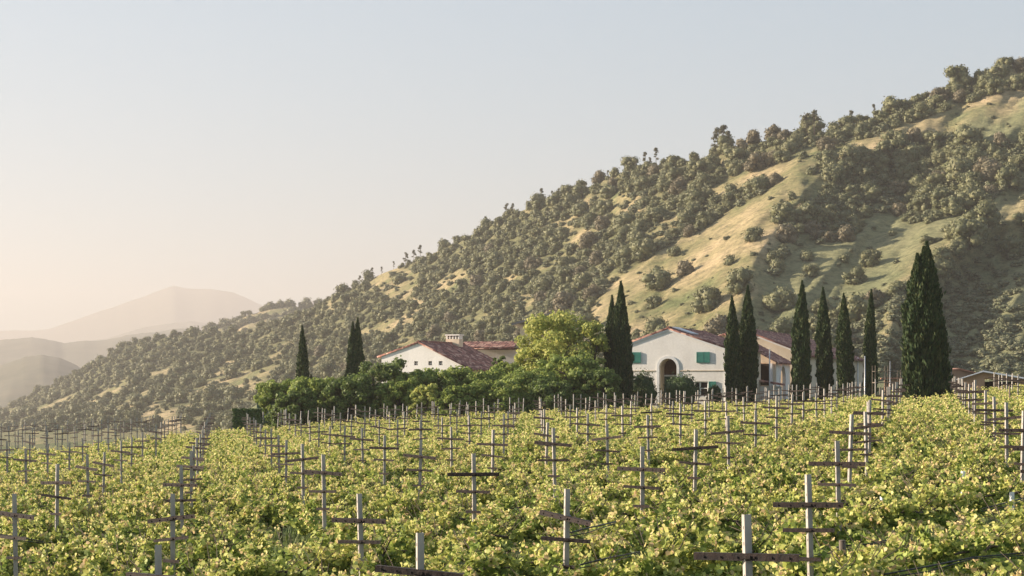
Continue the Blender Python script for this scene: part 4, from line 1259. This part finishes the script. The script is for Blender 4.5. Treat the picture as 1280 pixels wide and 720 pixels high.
round_tree(474, 442, 508, 96, 150, M['tree_dark'], 'deep green round tree before the gabled house', seed=3, n=7000)
round_tree(436, 468, 508, 80, 146, M['tree_dark'], 'shaded round tree below the twin-topped cypress', seed=4)
round_tree(514, 457, 508, 54, 149, M['tree_mid'], 'green bush hiding the lower left of the white gable', 'bush', 'bush', seed=43)
round_tree(572, 453, 506, 56, 152, M['tree_mid'], 'bushy green tree hiding the lower right of the white gable', seed=41)
round_tree(548, 456, 506, 96, 150, M['tree_mid'], 'olive green bushy tree under the three small windows', seed=5)
round_tree(531, 476, 508, 44, 144, M['tree_light'], 'small bright bush in front of the bushy tree', 'bush', 'bush', seed=6, n=3500)
round_tree(600, 458, 504, 90, 150, M['tree_mid'], 'mid green tree before the red tiled roof', seed=7)
round_tree(638, 446, 502, 62, 158, M['tree_mid'], 'green tree between the red roof and the tall pale tree', seed=8)
round_tree(662, 458, 500, 90, 148, M['tree_mid'], 'bushy green tree at the foot of the tall pale tree', seed=9)
round_tree(700, 382, 490, 136, 156, M['tree_light'], 'tall pale yellow green tree with loose crown in the centre', seed=10, n=16000, nl=66, leaf=.21, shape='tall', core=.28)
round_tree(662, 398, 490, 66, 158, M['tree_light'], 'lower pale lobe tree at the left of the tall one', seed=14, n=5000, nl=18, shape='tall', core=.5)
round_tree(738, 389, 490, 70, 155, M['tree_light'], 'right shoulder of pale loose trees beside the cypress pair', seed=21, n=10000, nl=50, shape='tall', core=.45)
round_tree(682, 384, 490, 100, 159, M['tree_light'], 'pale loose tree behind the left side of the tallest pale one', seed=22, n=10000, nl=50, shape='tall', core=.45)
round_tree(712, 437, 500, 116, 150, M['tree_mid'], 'wide green tree in front of the tall pale tree', seed=11, n=8000)
round_tree(752, 458, 498, 60, 147, M['tree_dark'], 'dark bush left of the tall facade cypress', 'bush', 'bush', seed=12)
round_tree(620, 474, 502, 90, 144, M['tree_mid'], 'long low green shrub bank along the vineyard edge', 'shrub', 'shrub', seed=13)
round_tree(570, 478, 506, 50, 143, M['tree_mid'], 'low green shrub at the vineyard edge under the red roof', 'shrub', 'shrub', seed=15)
round_tree(690, 474, 500, 70, 143, M['tree_dark'], 'low dark shrub at the vineyard edge below the wide tree', 'shrub', 'shrub', seed=16)
round_tree(500, 470, 508, 70, 146, M['tree_mid'], 'low green bush at the vineyard edge below the white gable', 'bush', 'bush', seed=31)
round_tree(370, 484, 512, 60, 144, M['tree_dark'], 'low dark bush under the leftmost trees', 'bush', 'bush', seed=32)
round_tree(622, 436, 470, 26, 168, M['tree_dark'], 'small dark tree at the right end of the red roof', seed=17, n=2500)
def ball(px, ytop, wpx, Y, label, seed, hh=None):
    x = (px - 640) / F * Y; zb = gz(x, Y); top = CZ - (ytop - YH) / F * Y; h_ = top - zb; w_ = wpx / F * Y / 2
    r_ = empty('clipped_shrub', (x, Y, zb)); tag(r_, label, 'shrub', 'round clipped shrubs before the arched facade')
    lobes = [((0, 0, h_ * .5), (w_, w_, h_ * .5))] + [((w_ * .35 * math.cos(q), w_ * .35 * math.sin(q), h_ * .55), (w_ * .62, w_ * .62, h_ * .42)) for q in (0.3, 1.8, 3.3, 4.9)]
    obj('leaves', lobes_crown(lobes, 4500, .13, 'leaves', M['shrub_dark'], core=.9), r_)
    obj('stem', trunk_mesh(h_ * .6, .08, spread=w_ * .3), r_)
ball(804, 467, 32, 160, 'round dark clipped shrub left of the arched doorway', 1)
ball(852, 470, 42, 160, 'wide dark clipped shrub right of the arched doorway', 2)
ball(893, 484, 18, 160, 'small low clipped shrub under the corner of the arched facade', 3)
he = empty('clipped_hedge', P(290, YH, 133)); tag(he, 'dark clipped hedge at the left end of the far posts', 'hedge')
he.location.z = gz(he.location.x, he.location.y)
top_ = CZ - (511 - YH) / F * 133 - he.location.z
c_ = np.stack([rng.uniform(0, 2.3, 3500), rng.uniform(0, 1.2, 3500), rng.uniform(0, 1, 3500) ** .7 * top_], -1)
v, f = leaf_cards(c_, rng.uniform(.08, .2, 3500))
obj('leaves', np_mesh('leaves', v, f, M['shrub_dark']), he)
box_part('inner_growth', M['shrub_dark'], (1.15, .6, top_ / 2 - .05), (2.1, 1.0, top_ - .15), he)

# pale end stakes where the vine rows stop
es = random.Random(8)
mbs = []
for k in range(3):
    mb = MB(); mb.tube([(0, 0, -.4), (es.uniform(-.03, .03), 0, 1.0), (es.uniform(-.05, .05), 0, 2.05 + .12 * k)], [.045, .043, .04], 7); mbs.append(mb.mesh('shaft', M['post'], True))
xx_ = 300
while xx_ < 1100:
    Y = 137.5 + es.uniform(-3, 3)
    x_ = (xx_ - 640) / F * Y
    r_ = empty('end_stake', (x_, Y, gz(x_, Y)))
    side_ = 'the trees' if xx_ < 780 else ('the arched house' if xx_ < 910 else 'the row of cypresses')
    tag(r_, 'pale end stake on the far vineyard edge in front of ' + side_, 'stake', 'pale end stakes in front of ' + side_)
    obj('shaft', es.choice(mbs), r_)
    if es.random() < .5:
        a_ = obj('crossarm', es.choice(LARMS), r_); a_.location = (0, 0, 1.7); a_.rotation_euler = (0, es.gauss(0, .05), es.uniform(-.5, .1))
    xx_ += es.uniform(9, 24)
# wooden stakes, vine guards and drip hoses in the near rows
def spot(px, py, Y0, h_=.5):
    best = None
    for Y in np.linspace(14, 140, 1000):
        if abs(Y - Y0) > Y0 * .35: continue
        p = P(px, py, Y); e = abs(p.z - gz(p.x, p.y) - h_)
        if best is None or e < best[0]: best = (e, p)
    return best[1]
for k, (px, py, Y, hgt, lb) in enumerate([(1053, 676, 21.5, 1.0, 'dark wooden stake standing right of the nearest right-hand post'), 
        (1100, 484, 100, 1.5, 'stubby wooden end post left of the big cypress'), (1168, 486, 100, 1.5, 'stubby wooden end post at the foot of the big cypress'), (1262, 482, 95, 1.6, 'stubby wooden end post near the right edge')]):
    p = spot(px, py, Y, hgt); z0 = gz(p.x, p.y)
    r_ = empty('wooden_stake', (p.x, p.y, z0)); tag(r_, lb, 'stake', 'wooden stakes among the vines')
    mb = MB(); mb.tube([(0, 0, -.3), (.01, 0, (p.z - z0) * .5), (0, .01, p.z - z0)], [.06, .055, .05], 8); mb.build('shaft', M['stake'], r_, True)
    mb = MB(); mb.tube([(0, 0, p.z - z0), (0, .0, p.z - z0 + .012)], [.05, .035], 8); mb.build('cut_end', M['stake'], r_)
for k, (px, py, Y, lb) in enumerate([(1204, 589, 25, 'white vine guard tube lit among the leaves on the right'), (1265, 615, 23, 'white vine guard tube close to the right edge'), (1103, 620, 24, 'pale vine guard tube half hidden by leaves')]):
    p = spot(px, py, Y, .9)
    mb = MB(); mb.tube([(0, 0, -.75), (0, 0, 0)], .045, 9, cap=False); mb.tube([(0, 0, -.75), (0, 0, -.01)], .040, 9)
    o_ = mb.build('vine_guard', M['grow_tube'], None, True); o_.location = p; tag(o_, lb, 'vine guard', 'white vine guards')
for k, (pts_, lb) in enumerate([([(1012, 693, 20.5), (1055, 682, 21.3), (1088, 680, 21.8), (1125, 671, 22.4)], 'black drip hose sagging from the stake near the right-hand post'),
        ([(1105, 718, 17.5), (1160, 708, 18.0), (1215, 697, 18.6), (1290, 690, 19.4)], 'black drip hose low in the bottom right corner'),
        ([(1228, 636, 24), (1255, 629, 24.6), (1290, 620, 25.4)], 'black drip hose at the right edge below the white guard'),
        ([(705, 668, 19), (735, 660, 19.6), (770, 652, 20.2)], 'black drip hose right of the middle front post'),
        ([(725, 706, 17.6), (757, 698, 18), (800, 690, 18.6)], 'black drip hose low in front of the middle post'),
        ([(0, 668, 22.5), (22, 671, 23), (54, 677, 23.4)], 'black drip hose at the left edge below the far left post')]):
    mb = MB(); ps = [spot(*q, .8) for q in pts_]
    mb.tube(ps, .012, 6); mb.tube([p + Vector((0, .05, -.05 - .03 * math.sin(i_ * 2))) for i_, p in enumerate(ps)], .008, 6)
    o_ = mb.build('drip_hose', M['hose'], None, True); tag(o_, lb, 'hose', 'black drip hoses')

# ------------------------------------------------------------------ haze
def haze():
    mb = MB()
    mb.box((0, 4900, (560 - 90) / 2 - 0), (16000, 10600, 650))
    m = bpy.data.materials.new('haze_air'); m.use_nodes = True
    n = m.node_tree
    n.nodes.remove(n.nodes['Principled BSDF'])
    v = n.nodes.new('ShaderNodeVolumePrincipled')
    v.inputs['Color'].default_value = (.60, .57, .565, 1)
    v.inputs['Density'].default_value = HAZE_DENSITY
    v.inputs['Anisotropy'].default_value = 0.25
    n.links.new(v.outputs[0], n.nodes['Material Output'].inputs['Volume'])
    o = mb.build('haze', m)
    tag(o, kind='stuff')
haze()
